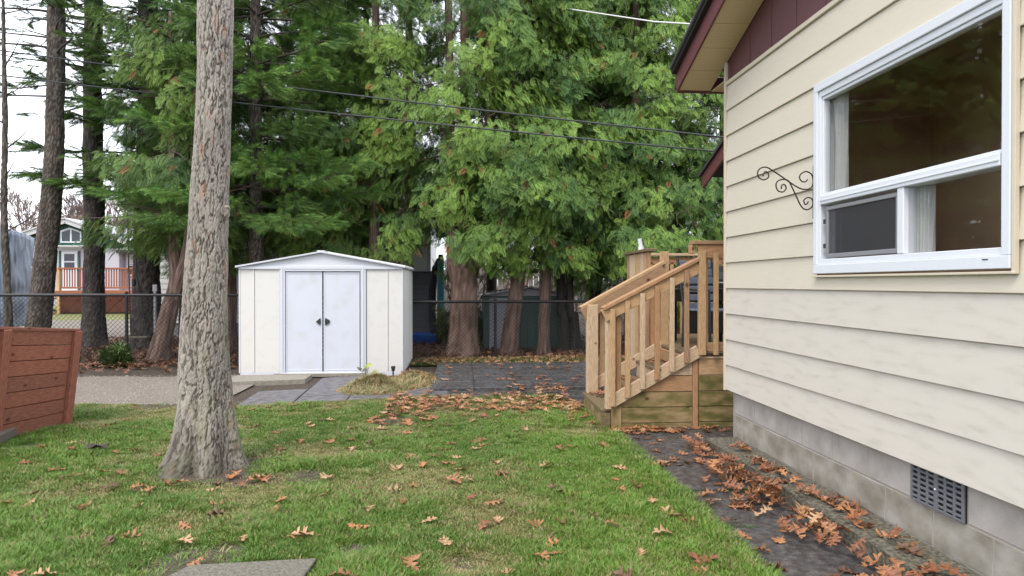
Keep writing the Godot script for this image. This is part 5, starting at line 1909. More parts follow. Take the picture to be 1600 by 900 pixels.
func green_house() -> void:
	var o := thing("neighbour_house", "white house with dark green gable, white roof trim and a raised brown deck, far left", "house")
	var d := 38.0
	blk(o, "wall", -23.25, -18.1, 0.3, 3.33, d, d + 7.0, M.white_siding, 0.0)
	for k in 22:
		blk(o, "siding_board", -23.25, -18.1, 0.95 + 0.105 * k, 1.05 + 0.105 * k, d - 0.012, d - 0.001, M.white_siding, 0.004)
	var b := MB.new()
	b.prism(PackedVector2Array([Vector2(-23.25, 3.335), Vector2(-18.0, 3.335), Vector2(-18.0, 3.66), Vector2(-20.6, 4.66), Vector2(-23.25, 3.66)]), -d - 7.0, -d + 0.004)
	mi(o, "gable", b.mesh(), M.green_siding)
	for k in 12:
		blk(o, "gable_batten", -23.1 + 0.43 * k, -23.06 + 0.43 * k, 3.34, 3.60 + 0.36 * minf(2.5 - absf(-20.6 + 23.1 - 0.43 * k), 2.4), d - 0.03, d - 0.005, M.green_siding, 0.0)
	for s in [-1.0, 1.0]:
		board(o, "roof_fascia", V(-20.6 + s * 3.05, 3.63, d - 0.45), V(-20.6, 4.74, d - 0.45), 0.26, 0.06, M.far_roof_white)
		board(o, "roof", V(-20.6 + s * 3.1, 3.76, d + 3.2), V(-20.6, 4.87, d + 3.2), 7.5, 0.06, M.far_roof_white, V(0, 0, 1))
	pane_window(o, -22.92, -22.33, 2.36, 3.36, d - 0.04)
	var g := sub(o, "gable_window")
	b = MB.new()
	b.prism(PackedVector2Array([Vector2(-21.05, 3.62), Vector2(-20.0, 3.62), Vector2(-20.0, 4.20), Vector2(-20.6, 4.42), Vector2(-21.05, 4.25)]), -d + 0.01, -d + 0.05)
	mi(g, "frame", b.mesh(), M.white_vinyl)
	for q in [[-20.98, -20.57, 4.17, 4.32], [-20.48, -20.07, 4.30, 4.15]]:
		b = MB.new()
		b.prism(PackedVector2Array([Vector2(q[0], 3.69), Vector2(q[1], 3.69), Vector2(q[1], q[3]), Vector2(q[0], q[2])]), -d + 0.05, -d + 0.06)
		mi(g, "pane", b.mesh(), M.dark_glass)
	var dr := sub(o, "door")
	blk(dr, "leaf", -21.0, -20.2, 1.1, 3.15, d - 0.06, d - 0.02, M.white_vinyl)
	for k in 2:
		blk(dr, "pane", -20.86, -20.34, 2.20 + 0.45 * k, 2.58 + 0.45 * k, d - 0.065, d - 0.058, M.dark_glass, 0.0)
	for x in [-21.09, -20.11]:
		blk(o, "door_trim", x - 0.05, x + 0.05, 1.1, 3.2, d - 0.05, d - 0.015, M.green_siding)
	for k in 6:   # awning over the door
		var a := k / 6.0 * 1.5
		board(o, "awning_slat", V(-21.3, 3.28 + 0.16 * cos(a), d - 0.1 - 0.8 * sin(a)), V(-19.6, 3.28 + 0.16 * cos(a), d - 0.1 - 0.8 * sin(a)), 0.17, 0.02, M.far_roof_white, V(0, -sin(a) * 0.3, cos(a)))
	# lower wing
	blk(o, "wing_wall", -18.1, -12.0, 0.3, 3.2, d + 0.6, d + 6.0, M.white_siding, 0.0)
	board(o, "wing_roof", V(-15.0, 3.25, d - 0.1), V(-15.0, 4.1, d + 3.5), 6.4, 0.12, M.far_roof_white, Vector3.RIGHT)
	blk(o, "wing_gutter", -18.2, -11.9, 3.08, 3.24, d - 0.16, d - 0.04, M.black_metal)
	pane_window(o, -18.75 + 0.85, -16.9, 1.95, 2.95, d + 0.55)
	blk(o, "corner_trim", -16.62, -16.5, 1.1, 3.1, d + 0.5, d + 0.58, M.green_siding)
	# deck
	blk(o, "deck_floor", -19.75, -12.2, 0.98, 1.12, 34.9, 38.0, M.rail_cedar)
	blk(o, "deck_beam", -22.3, -19.9, 0.85, 1.1, 36.9, 37.1, M.rail_cedar)
	for k in 4:
		var x := -19.5 + 2.05 * k
		blk(o, "deck_post", x - 0.06, x + 0.06, 0.0, 2.24, 34.92, 35.04, M.pale_lumber if k == 0 else M.rail_cedar)
	blk(o, "deck_rail", -19.5, -12.3, 2.16, 2.24, 34.9, 35.06, M.rail_cedar)
	blk(o, "deck_rail", -19.5, -12.3, 1.22, 1.30, 34.95, 35.03, M.rail_cedar)
	b = MB.new()
	for k in 58:
		b.box(Transform3D(Basis(), V(-19.35 + 0.122 * k, 1.73, 34.985)), Vector3(0.045, 0.86, 0.045))
	stuff(mi(o, "deck_balusters", b.mesh(), M.rail_cedar))
	b = MB.new()
	for s in [-1.0, 1.0]:
		for k in 52:
			b.box(Transform3D(Basis(Vector3(0, 0, 1), s * PI / 4), V(-19.3 + 0.14 * k, 0.5, 34.97 + 0.012 * s)), Vector3(0.022, 1.25, 0.01))
	stuff(mi(o, "lattice", b.mesh(), M.rail_cedar))
	blk(o, "lattice_backing", -19.6, -12.3, 0.0, 0.97, 35.2, 35.3, M.dark_void, 0.0)
	board(o, "stair_rail", V(-19.62, 2.2, 34.9), V(-19.62, 1.1, 33.2), 0.10, 0.06, M.pale_lumber)
	blk(o, "stair_post", -19.68, -19.56, 0.0, 1.2, 33.15, 33.27, M.pale_lumber)
	for k in 5:
		blk(o, "stair_tread", -21.1, -19.7, 0.16 + 0.19 * k, 0.20 + 0.19 * k, 34.0 + 0.3 * k, 34.28 + 0.3 * k, M.rail_cedar)


func grey_house() -> void:
	var o := thing("grey_house", "light grey clapboard house close behind the shed and cedars", "house")
	var d := 19.0
	blk(o, "foundation", -8.2, -0.9, 0.0, 0.42, d + 0.02, d + 6.0, M.slate_siding, 0.0)
	for k in 19:
		var b := MB.new()
		var y0 := 0.42 + 0.15 * k
		b.prism(PackedVector2Array([Vector2(d - 0.022, y0), Vector2(d - 0.006, y0 + 0.147), Vector2(d + 0.02, y0 + 0.147), Vector2(d + 0.02, y0)]), -8.2, -0.9, Transform3D(Basis(Vector3(0, 0, -1), Vector3.UP, Vector3(1, 0, 0)), Vector3.ZERO))
		mi(o, "siding_board", b.mesh(), M.grey_siding)
	blk(o, "wall", -8.19, -0.91, 0.42, 3.25, d + 0.021, d + 6.0, M.grey_siding, 0.0)
	for x in [-8.2, -7.72, -0.9]:
		blk(o, "trim_board", x - 0.05, x + 0.05, 0.42, 3.25, d - 0.04, d - 0.023, M.pale_siding)
	pane_window(o, -5.6, -4.5, 1.5, 2.6, d - 0.03)
	for s in [-1.0, 1.0]:
		board(o, "roof", V(-4.55, 3.2, d + 3.0 + s * 3.5), V(-4.55, 4.75, d + 3.0), 8.2, 0.1, M.asphalt_roof, Vector3.RIGHT)
	var b2 := MB.new()
	b2.prism(PackedVector2Array([Vector2(-d - 0.05, 3.25), Vector2(-d - 5.95, 3.25), Vector2(-d - 3.0, 4.65)]), -8.15, -0.95, Transform3D(Basis(Vector3(0, 0, 1), Vector3.UP, Vector3(-1, 0, 0)), Vector3(-9.1, 0, 0)))
	mi(o, "gable", b2.mesh(), M.grey_siding)
	var h := thing("slate_hut", "low dark slate-grey clapboard outbuilding beside the swing set posts", "outbuilding")
	for k in 12:
		blk(h, "siding_board", -2.7, -0.72, 0.06 + 0.142 * k, 0.196 + 0.142 * k, 18.3, 18.33, M.slate_siding, 0.006)
	blk(h, "wall", -2.69, -0.73, 0.0, 1.76, 18.331, 18.9, M.slate_siding, 0.0)
	blk(h, "roof_edge", -2.75, -0.67, 1.765, 1.80, 18.22, 18.95, M.slate_siding)


func green_shed() -> void:
	var o := thing("green_shed", "old green ribbed metal garden shed with a white door, behind the cedar trunks", "shed")
	var d := 15.0
	blk(o, "wall", 0.47, 2.40, 0.0, 1.20, d, d + 1.6, M.green_metal, 0.01)
	for k in 9:
		blk(o, "wall_rib", 1.12 + 0.15 * k, 1.16 + 0.15 * k, 0.0, 1.19, d - 0.02, d - 0.002, M.green_metal, 0.004)
	var dr := sub(o, "door")
	blk(dr, "door_sheet", 0.60, 1.05, 0.03, 1.15, d - 0.03, d - 0.003, M.white_siding, 0.006)
	for x in [0.60, 0.72, 0.93, 1.05]:
		blk(dr, "door_rib", x - 0.012, x + 0.012, 0.03, 1.15, d - 0.045, d - 0.031, M.white_siding, 0.004)
	blk(dr, "latch", 0.90, 0.96, 0.66, 0.73, d - 0.07, d - 0.046, M.black_plastic, 0.006)
	var b := MB.new()
	b.prism(PackedVector2Array([Vector2(0.47, 1.2), Vector2(2.4, 1.2), Vector2(1.435, 1.36)]), -d - 1.6, -d)
	mi(o, "gable", b.mesh(), M.white_siding)
	for s in [-1.0, 1.0]:
		board(o, "roof_panel", V(1.435 + s * 1.05, 1.205, d + 0.75), V(1.435, 1.385, d + 0.75), 1.85, 0.02, M.far_roof_white, V(0, 0, 1))
	var lm := oak_leaf(61, 0.5, 0.5)
	var xf := []
	var cs := []
	for k in 130:
		var x := rr(0.45, 2.45)
		xf.append(Transform3D(Basis.from_euler(Vector3(rr(-0.3, 0.3), rng.randf() * TAU_, rr(-0.3, 0.3))).scaled(Vector3.ONE * 0.13), V(x, 1.41 - 0.171 * absf(x - 1.435), rr(d - 0.1, d + 1.6))))
		cs.append(Color(0.16, 0.09, 0.06) * rr(0.7, 1.6))
	many(o, "roof_leaves", lm, M.leaf, xf, cs)


func yard_things() -> void:
	var s := thing("swing_set_post", "pair of teal painted swing set posts with black caps behind the fence", "swing set", V(-0.52, 0, 17.4))
	for k in 2:
		var b := MB.new()
		b.tube([Vector3(-0.06 + 0.10 * k, 0, 0.1 * k), Vector3(-0.04 + 0.06 * k, 2.05, 0)], [0.055, 0.05], 10, true)
		mi(s, "post", b.mesh(), M.teal_paint)
		b = MB.new()
		b.tube([Vector3(-0.04 + 0.06 * k, 2.05, 0), Vector3(-0.045 + 0.06 * k, 2.2, 0)], [0.05, 0.03], 10, true)
		mi(s, "cap", b.mesh(), M.black_plastic)
	var sl := thing("tube_slide", "curved black plastic chute leaning beside the teal posts", "slide", V(-0.72, 0, 17.5))
	var t := MB.new()
	t.tube([Vector3(0.14, 2.1, 0), Vector3(0.05, 1.85, 0), Vector3(-0.02, 1.3, 0), Vector3(-0.03, 0.7, 0.05), Vector3(0.03, 0.15, 0.1)], [0.05, 0.09, 0.10, 0.10, 0.11], 10, true)
	mi(sl, "chute", t.mesh(), M.black_plastic)
	var bx := thing("blue_sandbox", "bright blue plastic tub on the leaf litter behind the fence", "sandbox", V(-0.85, 0, 17.0))
	var prof := [[0.30, 0.0], [0.50, 0.03], [0.53, 0.20], [0.57, 0.22], [0.57, 0.25], [0.49, 0.25], [0.46, 0.10], [0.0, 0.10]]
	var p := PackedVector3Array()
	for q in prof:
		for i in 28:
			var a := TAU_ * i / 28
			p.append(Vector3(cos(a) * q[0] * 1.05, q[1], sin(a) * q[0] * 0.7))
	var b3 := MB.new()
	b3.grid(p, PackedColorArray(), 28, prof.size(), true, 1.0)
	mi(bx, "tub", b3.mesh(), M.blue_plastic)
	# rope swing in front of the dark pine trunk
	var w := thing("rope_swing", "wooden swing seat hanging on two black ropes beside the dark trunk", "swing", V(-6.80, 0.34, 15.1))
	for x in [-0.16, 0.17]:
		var b := MB.new()
		b.tube([Vector3(x, 0, 0), Vector3(x * 0.5 - 0.12, 1.3, 0), Vector3(x * 0.3 - 0.15, 4.4, 0.1)], [0.012, 0.012, 0.012], 6)
		mi(w, "rope", b.mesh(), M.black_plastic)
	mi(w, "seat", cbox(Vector3(0.42, 0.03, 0.18), 0.006), M.grey_wood)
	mi(w, "buckle", cbox(Vector3(0.07, 0.16, 0.07), 0.015), M.black_plastic, Transform3D(Basis(), Vector3(-0.10, 1.15, 0)))
	var gp := thing("steel_post", "grey galvanised fence post standing against the pale house wall", "post", V(-5.95, 0, 13.9))
	var b4 := MB.new()
	b4.tube([Vector3(0, 0, 0), Vector3(0, 1.42, 0)], [0.03, 0.03], 8, true)
	mi(gp, "shaft", b4.mesh(), M.grey_metal)
	mi(gp, "cap", cbox(Vector3(0.09, 0.14, 0.05), 0.01), M.grey_metal, Transform3D(Basis(), Vector3(0, 1.38, 0)))
	# covered trailer at the far left
	var tr := thing("covered_trailer", "tall trailer wrapped in a blue-grey tarpaulin beyond the left fence", "trailer")
	var path := [[-17.0, 20.0], [-16.6, 16.6], [-16.2, 16.3], [-13.4, 16.4], [-10.75, 16.5], [-10.42, 16.75], [-10.95, 18.2], [-11.75, 19.9]]
	var nu := 160
	var pts := PackedVector3Array()
	var cs := PackedColorArray()
	var fn := noise(0.5, 81, FastNoiseLite.TYPE_SIMPLEX_SMOOTH, 3)
	for j in 26:
		for i in nu:
			var f := float(i) / (nu - 1) * (path.size() - 1)
			var k := mini(int(f), path.size() - 2)
			var q := Vector2(path[k][0], path[k][1]).lerp(Vector2(path[k + 1][0], path[k + 1][1]), f - k)
			var y := lerpf(0.42, 2.72, minf(j / 20.0, 1.0))
			var c := Vector2(-13.7, 18.2)
			var inw := maxf(0.0, (j - 20) / 5.0)
			q = q.lerp(c, inw)
			y += 0.42 * sin(inw * PI * 0.5)
			var fold := 0.05 * sin(f * 31.0 + y * 1.3) * fn.get_noise_2d(f * 3.0, y) + 0.07 * fn.get_noise_2d(f * 4.0 + 9.0, y * 2.0) - 0.05 * exp(-pow((y - 1.25) / 0.12, 2.0))
			q += (q - c).normalized() * fold
			pts.append(V(q.x, y, q.y))
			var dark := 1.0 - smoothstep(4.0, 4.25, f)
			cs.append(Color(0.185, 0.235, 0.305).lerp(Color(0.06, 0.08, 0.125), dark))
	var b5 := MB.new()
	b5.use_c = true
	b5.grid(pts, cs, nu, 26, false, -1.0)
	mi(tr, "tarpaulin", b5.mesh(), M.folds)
	blk(tr, "undercarriage", -15.8, -11.5, 0.1, 0.5, 16.9, 18.8, M.black_plastic)
	for x in [-15.0, -11.6]:
		var wl := MB.new()
		wl.tube([V(x, 0.3, 16.75), V(x, 0.3, 16.95)], [0.3, 0.3], 18, true)
		mi(tr, "wheel", wl.mesh(), M.black_plastic)
	# grey board fence and brown bare bushes far behind the green shed
	var fe := thing("board_fence", "weathered grey board fence far behind the green shed", "fence")
	for k in 62:
		blk(fe, "fence_board", -3.0 + 0.2 * k, -2.815 + 0.2 * k, 0.05, 2.05 + rr(-0.03, 0.03), 27.0, 27.02, M.old_boards, 0.003)
	blk(fe, "fence_rail", -3.0, 9.4, 1.75, 1.84, 26.95, 26.998, M.old_boards)
	blk(fe, "fence_rail", -3.0, 9.4, 0.35, 0.44, 26.95, 26.998, M.old_boards)


func cables() -> void:
	for q in [["upper black service cable crossing in front of the trees to the house", V(-12.6, 6.69, 15.18), V(4.6, 3.513, 9.77), 0.07], ["lower black service cable crossing in front of the trees to the house", V(-12.6, 6.15, 15.18), V(4.6, 3.31, 9.77), 0.08]]:
		var pts := []
		var r := []
		for k in 25:
			var s := k / 24.0
			pts.append(q[1].lerp(q[2], s) - Vector3(0, q[3] * 4.0 * s * (1.0 - s), 0))
			r.append(0.0145)
		var b := MB.new()
		b.tube(pts, r, 6, true)
		tag(mi(self, "service_cable", b.mesh(), M.cable), q[0], "cable", "service cables across the yard")
	var b2 := MB.new()
	b2.tube([V(1.2, 7.6, 15.0), V(3.1, 5.7, 11.0), V(5.0, 4.3, 7.6)], [0.012, 0.012, 0.012], 5)
	tag(mi(self, "white_cable", b2.mesh(), M.white_cable), "thin white cable running down to the maroon-edged roof", "cable")


func trees() -> void:
	frond_a = frond_mesh(1)
	frond_b = frond_mesh(2)
	plume = plume_mesh(3)
	big_tree()
	# tall pines on the left
	pine("tall straight pine trunk, second from the left picture edge, curving slightly", V(-8.42, 0, 14.2), [Vector3(0.05, -0.05, 0), Vector3(0.12, 0.6, 0), Vector3(0.24, 1.8, 0), Vector3(0.37, 3.0, 0), Vector3(0.45, 4.7, 0), Vector3(0.49, 7.0, 0), Vector3(0.5, 10.0, 0)], [0.24, 0.22, 0.21, 0.195, 0.165, 0.155, 0.10], 5.6, 9.6, 2.4, 4, 2.6, 0.62, 11, BARK_PINE, "tall pines by the left fence")
	pine("straight dark pine trunk with flared base, third from the left picture edge", V(-8.28, 0, 16.2), [Vector3(0, -0.05, 0), Vector3(0.02, 1.0, 0), Vector3(0.03, 3.0, 0), Vector3(0.0, 5.0, 0), Vector3(0.05, 10.9, 0), Vector3(0.05, 11.0, 0)], [0.27, 0.225, 0.205, 0.20, 0.18, 0.12], 5.2, 10.6, 2.6, 4, 2.6, 0.62, 12, BARK_DARK, "tall pines by the left fence", Vector3.ZERO, 0.2)
	pine("broad dark pine trunk with rope swing, hung with bright green needles", V(-6.95, 0, 15.8), [Vector3(0, -0.05, 0), Vector3(0.0, 1.0, 0), Vector3(0.03, 3.0, 0), Vector3(0.05, 5.0, 0), Vector3(0.06, 10.9, 0), Vector3(0.06, 11.0, 0)], [0.33, 0.285, 0.26, 0.22, 0.19, 0.12], 3.4, 10.4, 2.7, 6, 11.0, 1.0, 13, BARK_DARK, "tall pines by the left fence", Vector3(0.25, 0, 0.15))
	pine("white pine behind the shed roof with long soft bright green needles", V(-4.0, 0, 13.75), [Vector3(0, -0.05, 0), Vector3(0.02, 2.0, 0), Vector3(0, 5.0, 0), Vector3(0.05, 11.9, 0)], [0.15, 0.13, 0.11, 0.06], 2.3, 9.8, 2.6, 7, 15.0, 1.3, 14, BARK_PINE, "", Vector3(0.15, 0, 0.1))
	# slim sapling at the picture edge
	var sp := thing("sapling", "thin bare sapling stem at the left picture edge beside the tarpaulin", "tree", V(-8.27, 0, 13.3))
	mi(sp, "trunk", trunk_mesh([Vector3(0, -0.05, 0), Vector3(-0.02, 0.8, 0), Vector3(-0.07, 2.0, 0), Vector3(-0.10, 2.9, 0), Vector3(-0.07, 4.5, 0), Vector3(-0.1, 7.0, 0)], [0.085, 0.075, 0.068, 0.06, 0.05, 0.025], 20, 120, 2, 21, BARK_PINE, 0.03), M.bark)
	for k in 9:
		var a := k * 2.2
		var st := Vector3(-0.09, 2.4 + 0.5 * k, 0)
		var b := MB.new()
		b.use_c = true
		b.col = Color(0.07, 0.055, 0.045)
		b.tube([st, st + Vector3(cos(a) * 0.35, 0.2, sin(a) * 0.35), st + Vector3(cos(a) * 0.8, 0.55, sin(a) * 0.8)], [0.016, 0.010, 0.004], 5)
		mi(sp, "branch", b.mesh(), M.twig)
	# cedars; stems in the tree's own axes
	var s1 := func(dx: float, h: float, r: float): return [[Vector3(0, -0.05, 0), Vector3(dx * 0.1, h * 0.25, 0), Vector3(dx * 0.3, h * 0.5, 0), Vector3(dx * 0.4, h, 0)], [r, r * 0.8, r * 0.6, r * 0.15]]
	cedar("leaning two-stemmed cedar trunk just behind the left fence", V(-5.68, 0, 13.35), [[[Vector3(0, -0.05, 0), Vector3(0.10, 0.45, 0), Vector3(0.22, 1.0, 0), Vector3(0.33, 1.5, 0), Vector3(0.30, 2.2, 0), Vector3(0.33, 3.6, 0.1), Vector3(0.3, 6.5, 0.1)], [0.20, 0.165, 0.15, 0.115, 0.09, 0.08, 0.03]], [[Vector3(0.28, 1.15, 0), Vector3(0.46, 1.7, 0.02), Vector3(0.60, 2.3, 0.05), Vector3(0.72, 3.6, 0.1), Vector3(0.8, 6.5, 0.1)], [0.10, 0.105, 0.09, 0.07, 0.03]]], 2.25, 9.4, 1.67, 17.0, 0.8, 31, BARK_CEDAR, 0.1, "cedars of the hedge row", 0.06)
	cedar("dark hemlock-like evergreen behind the broad pine trunk", V(-6.6, 0, 17.0), [s1.call(0.1, 11.8, 0.13)], 2.30, 11.8, 1.9, 17.0, 0.62, 32, BARK_DARK, 0.0)
	cedar("forked cedar rising behind the shed roof with a red-brown inner stem", V(-1.72, 0, 14.35), [[[Vector3(0, -0.05, 0), Vector3(-0.02, 0.9, 0), Vector3(-0.05, 1.7, 0), Vector3(-0.07, 3.0, 0), Vector3(0, 11.4, 0)], [0.18, 0.15, 0.125, 0.10, 0.03]], [[Vector3(0.0, 1.3, 0), Vector3(0.22, 1.75, 0), Vector3(0.48, 2.05, 0), Vector3(0.62, 2.6, 0), Vector3(0.65, 4.0, 0), Vector3(0.6, 11.9, 0)], [0.12, 0.12, 0.11, 0.10, 0.09, 0.03]]], 2.45, 12.0, 1.82, 20.0, 1.0, 33, BARK_CEDAR, 0.0)
	cedar("thickest cedar of the row, its trunk splitting into four stems", V(0.02, 0, 14.0), [[[Vector3(0, -0.05, 0), Vector3(0, 0.6, 0), Vector3(0.02, 1.25, 0), Vector3(0.03, 1.75, 0), Vector3(0.02, 2.6, 0), Vector3(0.05, 12.4, 0)], [0.33, 0.275, 0.265, 0.24, 0.12, 0.03]], [[Vector3(-0.03, 1.35, 0), Vector3(-0.16, 1.85, 0), Vector3(-0.22, 2.8, 0), Vector3(-0.35, 10.9, 0)], [0.17, 0.15, 0.11, 0.03]], [[Vector3(0.08, 1.4, 0.02), Vector3(0.26, 1.95, 0.04), Vector3(0.42, 2.5, 0.05), Vector3(0.5, 3.6, 0), Vector3(0.6, 11.4, 0)], [0.16, 0.12, 0.10, 0.09, 0.03]]], 2.25, 12.3, 1.97, 20.0, 1.05, 34, BARK_CEDAR, 0.0, "cedars of the hedge row", 0.07)
	cedar("cedar trunk leaning right across the green shed's white door", V(0.98, 0, 14.15), [[[Vector3(-0.02, -0.05, 0), Vector3(0.02, 0.5, 0), Vector3(0.12, 1.2, 0), Vector3(0.20, 1.9, 0), Vector3(0.25, 3.2, 0), Vector3(0.3, 12.2, 0)], [0.20, 0.165, 0.145, 0.13, 0.11, 0.03]]], 2.30, 12.1, 1.87, 22.0, 1.08, 35, BARK_CEDAR, 0.0)
	cedar("slender straight cedar trunk before the green shed's ribbed wall", V(1.68, 0, 14.2), [[[Vector3(0, -0.05, 0), Vector3(0.0, 0.6, 0), Vector3(0.04, 1.5, 0), Vector3(0.05, 3.2, 0), Vector3(0.1, 11.7, 0)], [0.135, 0.115, 0.105, 0.09, 0.03]]], 2.35, 11.6, 1.82, 22.0, 1.12, 36, BARK_CEDAR, 0.0)
	cedar("twin thin cedar stems at the right end of the green shed", V(2.45, 0, 14.7), [[[Vector3(0, -0.05, 0), Vector3(-0.06, 0.8, 0), Vector3(-0.16, 1.8, 0), Vector3(-0.2, 11.7, 0)], [0.11, 0.09, 0.08, 0.03]], [[Vector3(-0.28, -0.05, 0.1), Vector3(-0.30, 0.8, 0.1), Vector3(-0.36, 1.8, 0.1), Vector3(-0.3, 10.9, 0.1)], [0.10, 0.09, 0.08, 0.03]]], 2.20, 11.6, 1.92, 22.0, 1.05, 37, BARK_DARK, 0.0)
	cedar("dark cedar behind the top of the stairs", V(2.95, 0, 15.2), [s1.call(0.1, 12.0, 0.15)], 1.55, 11.9, 1.97, 20.0, 0.95, 38, BARK_DARK, 0.1)
	cedar("bushy cedar behind the deck's privacy screen", V(3.75, 0, 14.6), [s1.call(-0.1, 11.7, 0.15)], 1.2, 11.6, 1.92, 22.0, 1.1, 39, BARK_CEDAR, 0.05)
	cedar("cedar left of the house eave, reaching down to the deck rail", V(4.75, 0, 14.9), [s1.call(0.1, 12.2, 0.15)], 1.0, 12.1, 1.97, 20.0, 1.05, 40, BARK_CEDAR, 0.05)
	cedar("cedar half hidden by the house corner", V(5.9, 0, 15.3), [s1.call(0.1, 12.2, 0.15)], 1.0, 12.1, 2.02, 18.0, 1.0, 41, BARK_CEDAR, 0.05)
	cedar("thin cedar stem behind the shed roof, right of the white pine", V(-2.75, 0, 14.9), [s1.call(0.05, 11.6, 0.12)], 1.8, 11.5, 1.82, 20.0, 0.95, 42, BARK_CEDAR, 0.1)
	cedar("dark cedar behind the big pale trunk", V(-5.0, 0, 15.4), [s1.call(0.05, 11.6, 0.12)], 1.9, 11.5, 1.82, 18.0, 0.75, 43, BARK_CEDAR, 0.0)
	# second row, thinner
	for q in [[-3.6, 16.6, 8.9, "second-row cedar behind the white pine"], [-2.2, 15.9, 9.4, "second-row cedar between the white pine and the forked cedar"], [0.7, 16.8, 9.4, "second-row cedar behind the left half of the green shed"], [2.1, 17.3, 9.6, "second-row cedar behind the right half of the green shed"], [4.2, 17.2, 9.6, "second-row cedar behind the deck"]]:
		cedar(q[3], V(q[0], 0, q[1]), [s1.call(0.1, q[2] + 2.5, 0.12)], 3.2, q[2] + 2.4, 1.82, 13.0, 0.85, 50 + int(q[1] * 10 + q[0]), BARK_DARK, 0.0, "second row of cedars")
	# leafless trees beyond
	thin = 0.026
	var kinds := [bare_tree_mesh(13.0, 4, [Color(0.16, 0.13, 0.12), Color(0.20, 0.15, 0.14)], 6), bare_tree_mesh(12.0, 8, [Color(0.14, 0.12, 0.11), Color(0.22, 0.16, 0.14)], 6), bare_tree_mesh(12.5, 15, [Color(0.18, 0.15, 0.13), Color(0.24, 0.17, 0.14)], 6)]
	var k := 0
	for q in [[-31.0, 60.0, 0.8, "leftmost leafless tree behind the green-gabled house"], [-28.5, 56.0, 0.65, "small leafless tree behind the left eave of the green-gabled house"], [-35.0, 58.0, 0.8, "leafless tree behind the tarpaulined trailer"], [-27.5, 64.0, 0.95, "tallest leafless tree above the green gable's left slope"], [-26.0, 55.0, 0.62, "leafless tree above the green gable's peak"], [-24.5, 62.0, 0.9, "leafless tree between the second and third trunks"], [-22.0, 58.0, 0.7, "leafless tree above the lower wing of the far house"], [-33.0, 66.0, 0.9, "pale leafless tree at the left picture edge"], [-20.0, 64.0, 0.85, "leafless tree seen beside the broad pine trunk"], [-5.0, 34.0, 0.8, "leafless tree behind the grey house roof"], [1.0, 33.0, 0.7, "leafless tree glimpsed above the teal posts"], [4.5, 31.0, 0.75, "leafless tree glimpsed above the green shed"], [8.0, 34.0, 0.8, "leafless tree behind the board fence at the right"], [-37.0, 70.0, 0.95, "far leafless tree left of the trailer"], [-30.0, 70.0, 1.0, "far leafless tree behind the first pine trunk"], [-24.0, 70.0, 1.0, "far leafless tree behind the second pine trunk"], [-29.2, 50.0, 0.5, "low leafless tree just left of the far house roof"], [-26.5, 51.0, 0.55, "low leafless tree just behind the far gable"], [-23.5, 52.0, 0.55, "low leafless tree right of the far gable peak"], [-32.0, 52.0, 0.5, "low leafless tree behind the tarpaulin's right edge"]]:
		var o := thing("bare_tree", q[3], "tree", V(q[0], 0, q[1]), "leafless trees in the distance", k * 1.3)
		o.scale = Vector3.ONE * q[2]
		mi(o, "trunk", kinds[k % 3][0], M.twig)
		stuff(mi(o, "twigs", kinds[k % 3][1], M.twig))
		k += 1
	# bushes
	thin = 0.008
	var tw := bare_tree_mesh(2.6, 23, [Color(0.19, 0.12, 0.08), Color(0.24, 0.15, 0.10)], 4)
	k = 0
	for q in [[-0.05, 18.6, "brown leafless bush between the teal posts and the thickest cedar"], [0.35, 17.9, "brown leafless bush left of the green shed"], [2.7, 18.6, "brown leafless bush right of the green shed"], [1.2, 21.0, "brown leafless bush above the green shed roof"], [3.6, 21.5, "brown leafless bush behind the twin cedar stems"], [-0.6, 21.0, "brown leafless bush behind the teal posts"], [0.3, 24.5, "tall brown bush before the left end of the board fence"], [2.2, 24.8, "tall brown bush before the middle of the board fence"], [4.6, 25.0, "tall brown bush before the right end of the board fence"]]:
		var o := thing("bare_bush", q[2], "bush", V(q[0], 0, q[1]), "brown bushes beyond the fence", k * 1.1)
		o.scale = Vector3.ONE * (1.5 if q[1] > 24.0 else 1.0)
		mi(o, "stems", tw[0], M.twig)
		stuff(mi(o, "twigs", tw[1], M.twig))
		k += 1
	var leafc := tuft_mesh(77, 0.14, 0.16, 22, 0.012)
	for q in [[-0.28, 16.6, 0.55, "yellow-green bush beside the teal swing set posts", Color(0.16, 0.20, 0.035)], [0.30, 16.2, 0.6, "yellow-green bush between the thickest cedar and the green shed", Color(0.17, 0.21, 0.03)], [-7.05, 12.75, 0.19, "low green weeds at the foot of the left fence", Color(0.06, 0.11, 0.025)], [-6.1, 12.7, 0.19, "low green weeds round the fence post left of the big trunk", Color(0.07, 0.11, 0.03)]]:
		var o := thing("leafy_bush", q[3], "bush", V(q[0], 0, q[1]))
		var xf := []
		var cs := []
		for z in 170:
			var a := rng.randf() * TAU_
			var v: Vector3 = Vector3(cos(a) * 0.6, rng.randf() * 1.6, sin(a) * 0.6) * q[2] * sqrt(rng.randf())
			v.x *= 1.6 if q[2] < 0.4 else 0.9
			xf.append(Transform3D(Basis.from_euler(Vector3(rr(-0.8, 0.8), rng.randf() * TAU_, rr(-0.8, 0.8))), v))
			cs.append(q[4] * rr(0.5, 1.5))
		var b := MB.new()
		b.use_c = true
		b.col = Color(0.10, 0.075, 0.05)
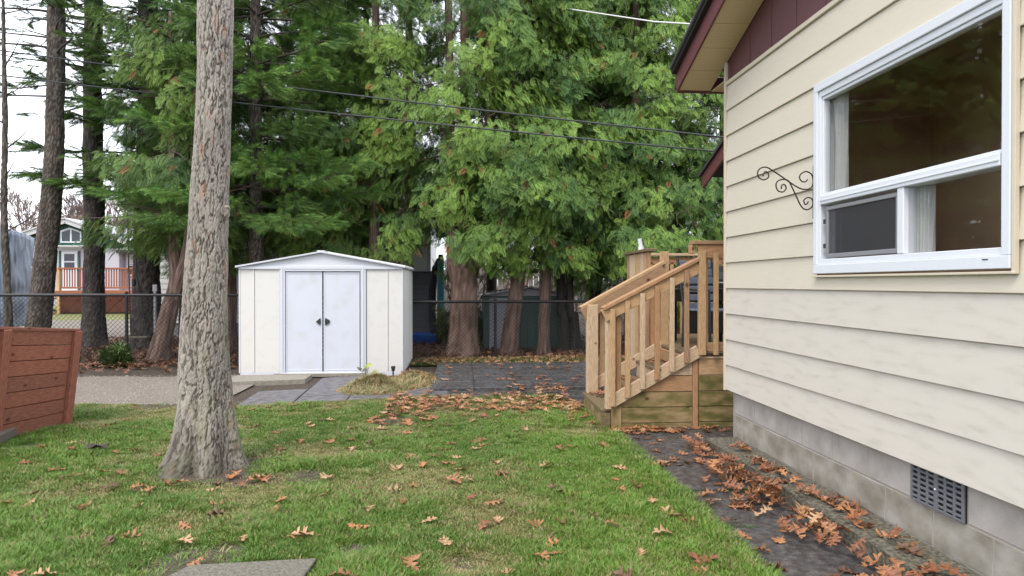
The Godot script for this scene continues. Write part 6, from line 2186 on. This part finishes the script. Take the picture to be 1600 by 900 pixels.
		for z in 8:
			var a := z * 0.8
			b.tube([Vector3(0, -0.02, 0), Vector3(cos(a) * 0.3, 1.2, sin(a) * 0.3) * q[2]], [0.01, 0.004], 4)
		mi(o, "stems", b.mesh(), M.twig)
		many(o, "foliage", leafc, M.grass, xf, cs)


# ------------------------------------------------------------------ all of it
func _ready() -> void:
	rng.seed = 20
	big_noise.seed = 5
	big_noise.noise_type = FastNoiseLite.TYPE_SIMPLEX_SMOOTH
	big_noise.frequency = 0.01
	big_noise.fractal_octaves = 3
	# camera: a phone at chest height, looking a little to the right of the wall's run
	var cam := Camera3D.new()
	cam.name = "camera"
	cam.fov = 45.24
	cam.near = 0.05
	cam.far = 900.0
	cam.position = Vector3(0, 1.47, 0)
	cam.rotation = Vector3(-0.00648, -0.0721, 0)
	add_child(cam)
	cam.current = true
	# bright overcast
	var sky_m := ProceduralSkyMaterial.new()
	sky_m.sky_top_color = Color(0.93, 0.955, 1.0)
	sky_m.sky_horizon_color = Color(0.90, 0.92, 0.95)
	sky_m.sky_curve = 0.2
	sky_m.ground_bottom_color = Color(0.25, 0.25, 0.22)
	sky_m.ground_horizon_color = Color(0.45, 0.45, 0.42)
	sky_m.sun_angle_max = 1.0
	var sky := Sky.new()
	sky.sky_material = sky_m
	var env := Environment.new()
	env.background_mode = Environment.BG_SKY
	env.sky = sky
	env.tonemap_mode = Environment.TONE_MAPPER_LINEAR
	env.tonemap_exposure = 2.65
	env.sdfgi_enabled = true
	env.ssao_enabled = true
	env.ssil_enabled = true
	var we := WorldEnvironment.new()
	we.name = "world_environment"
	we.environment = env
	add_child(we)
	var sun := DirectionalLight3D.new()
	sun.name = "sun"
	sun.light_energy = 0.35
	sun.light_color = Color(1.0, 0.975, 0.94)
	sun.light_angular_distance = 24.0
	sun.shadow_enabled = true
	sun.rotation = Vector3(deg_to_rad(-52), deg_to_rad(-28), 0)
	add_child(sun)

	materials()
	ground()
	paving()
	house()
	deck()
	shed()
	fences()
	green_house()
	grey_house()
	green_shed()
	trees()
	planter()
	plant_bracket()
	yard_things()
	cables()
	mounds()
	grass()
	leaves()
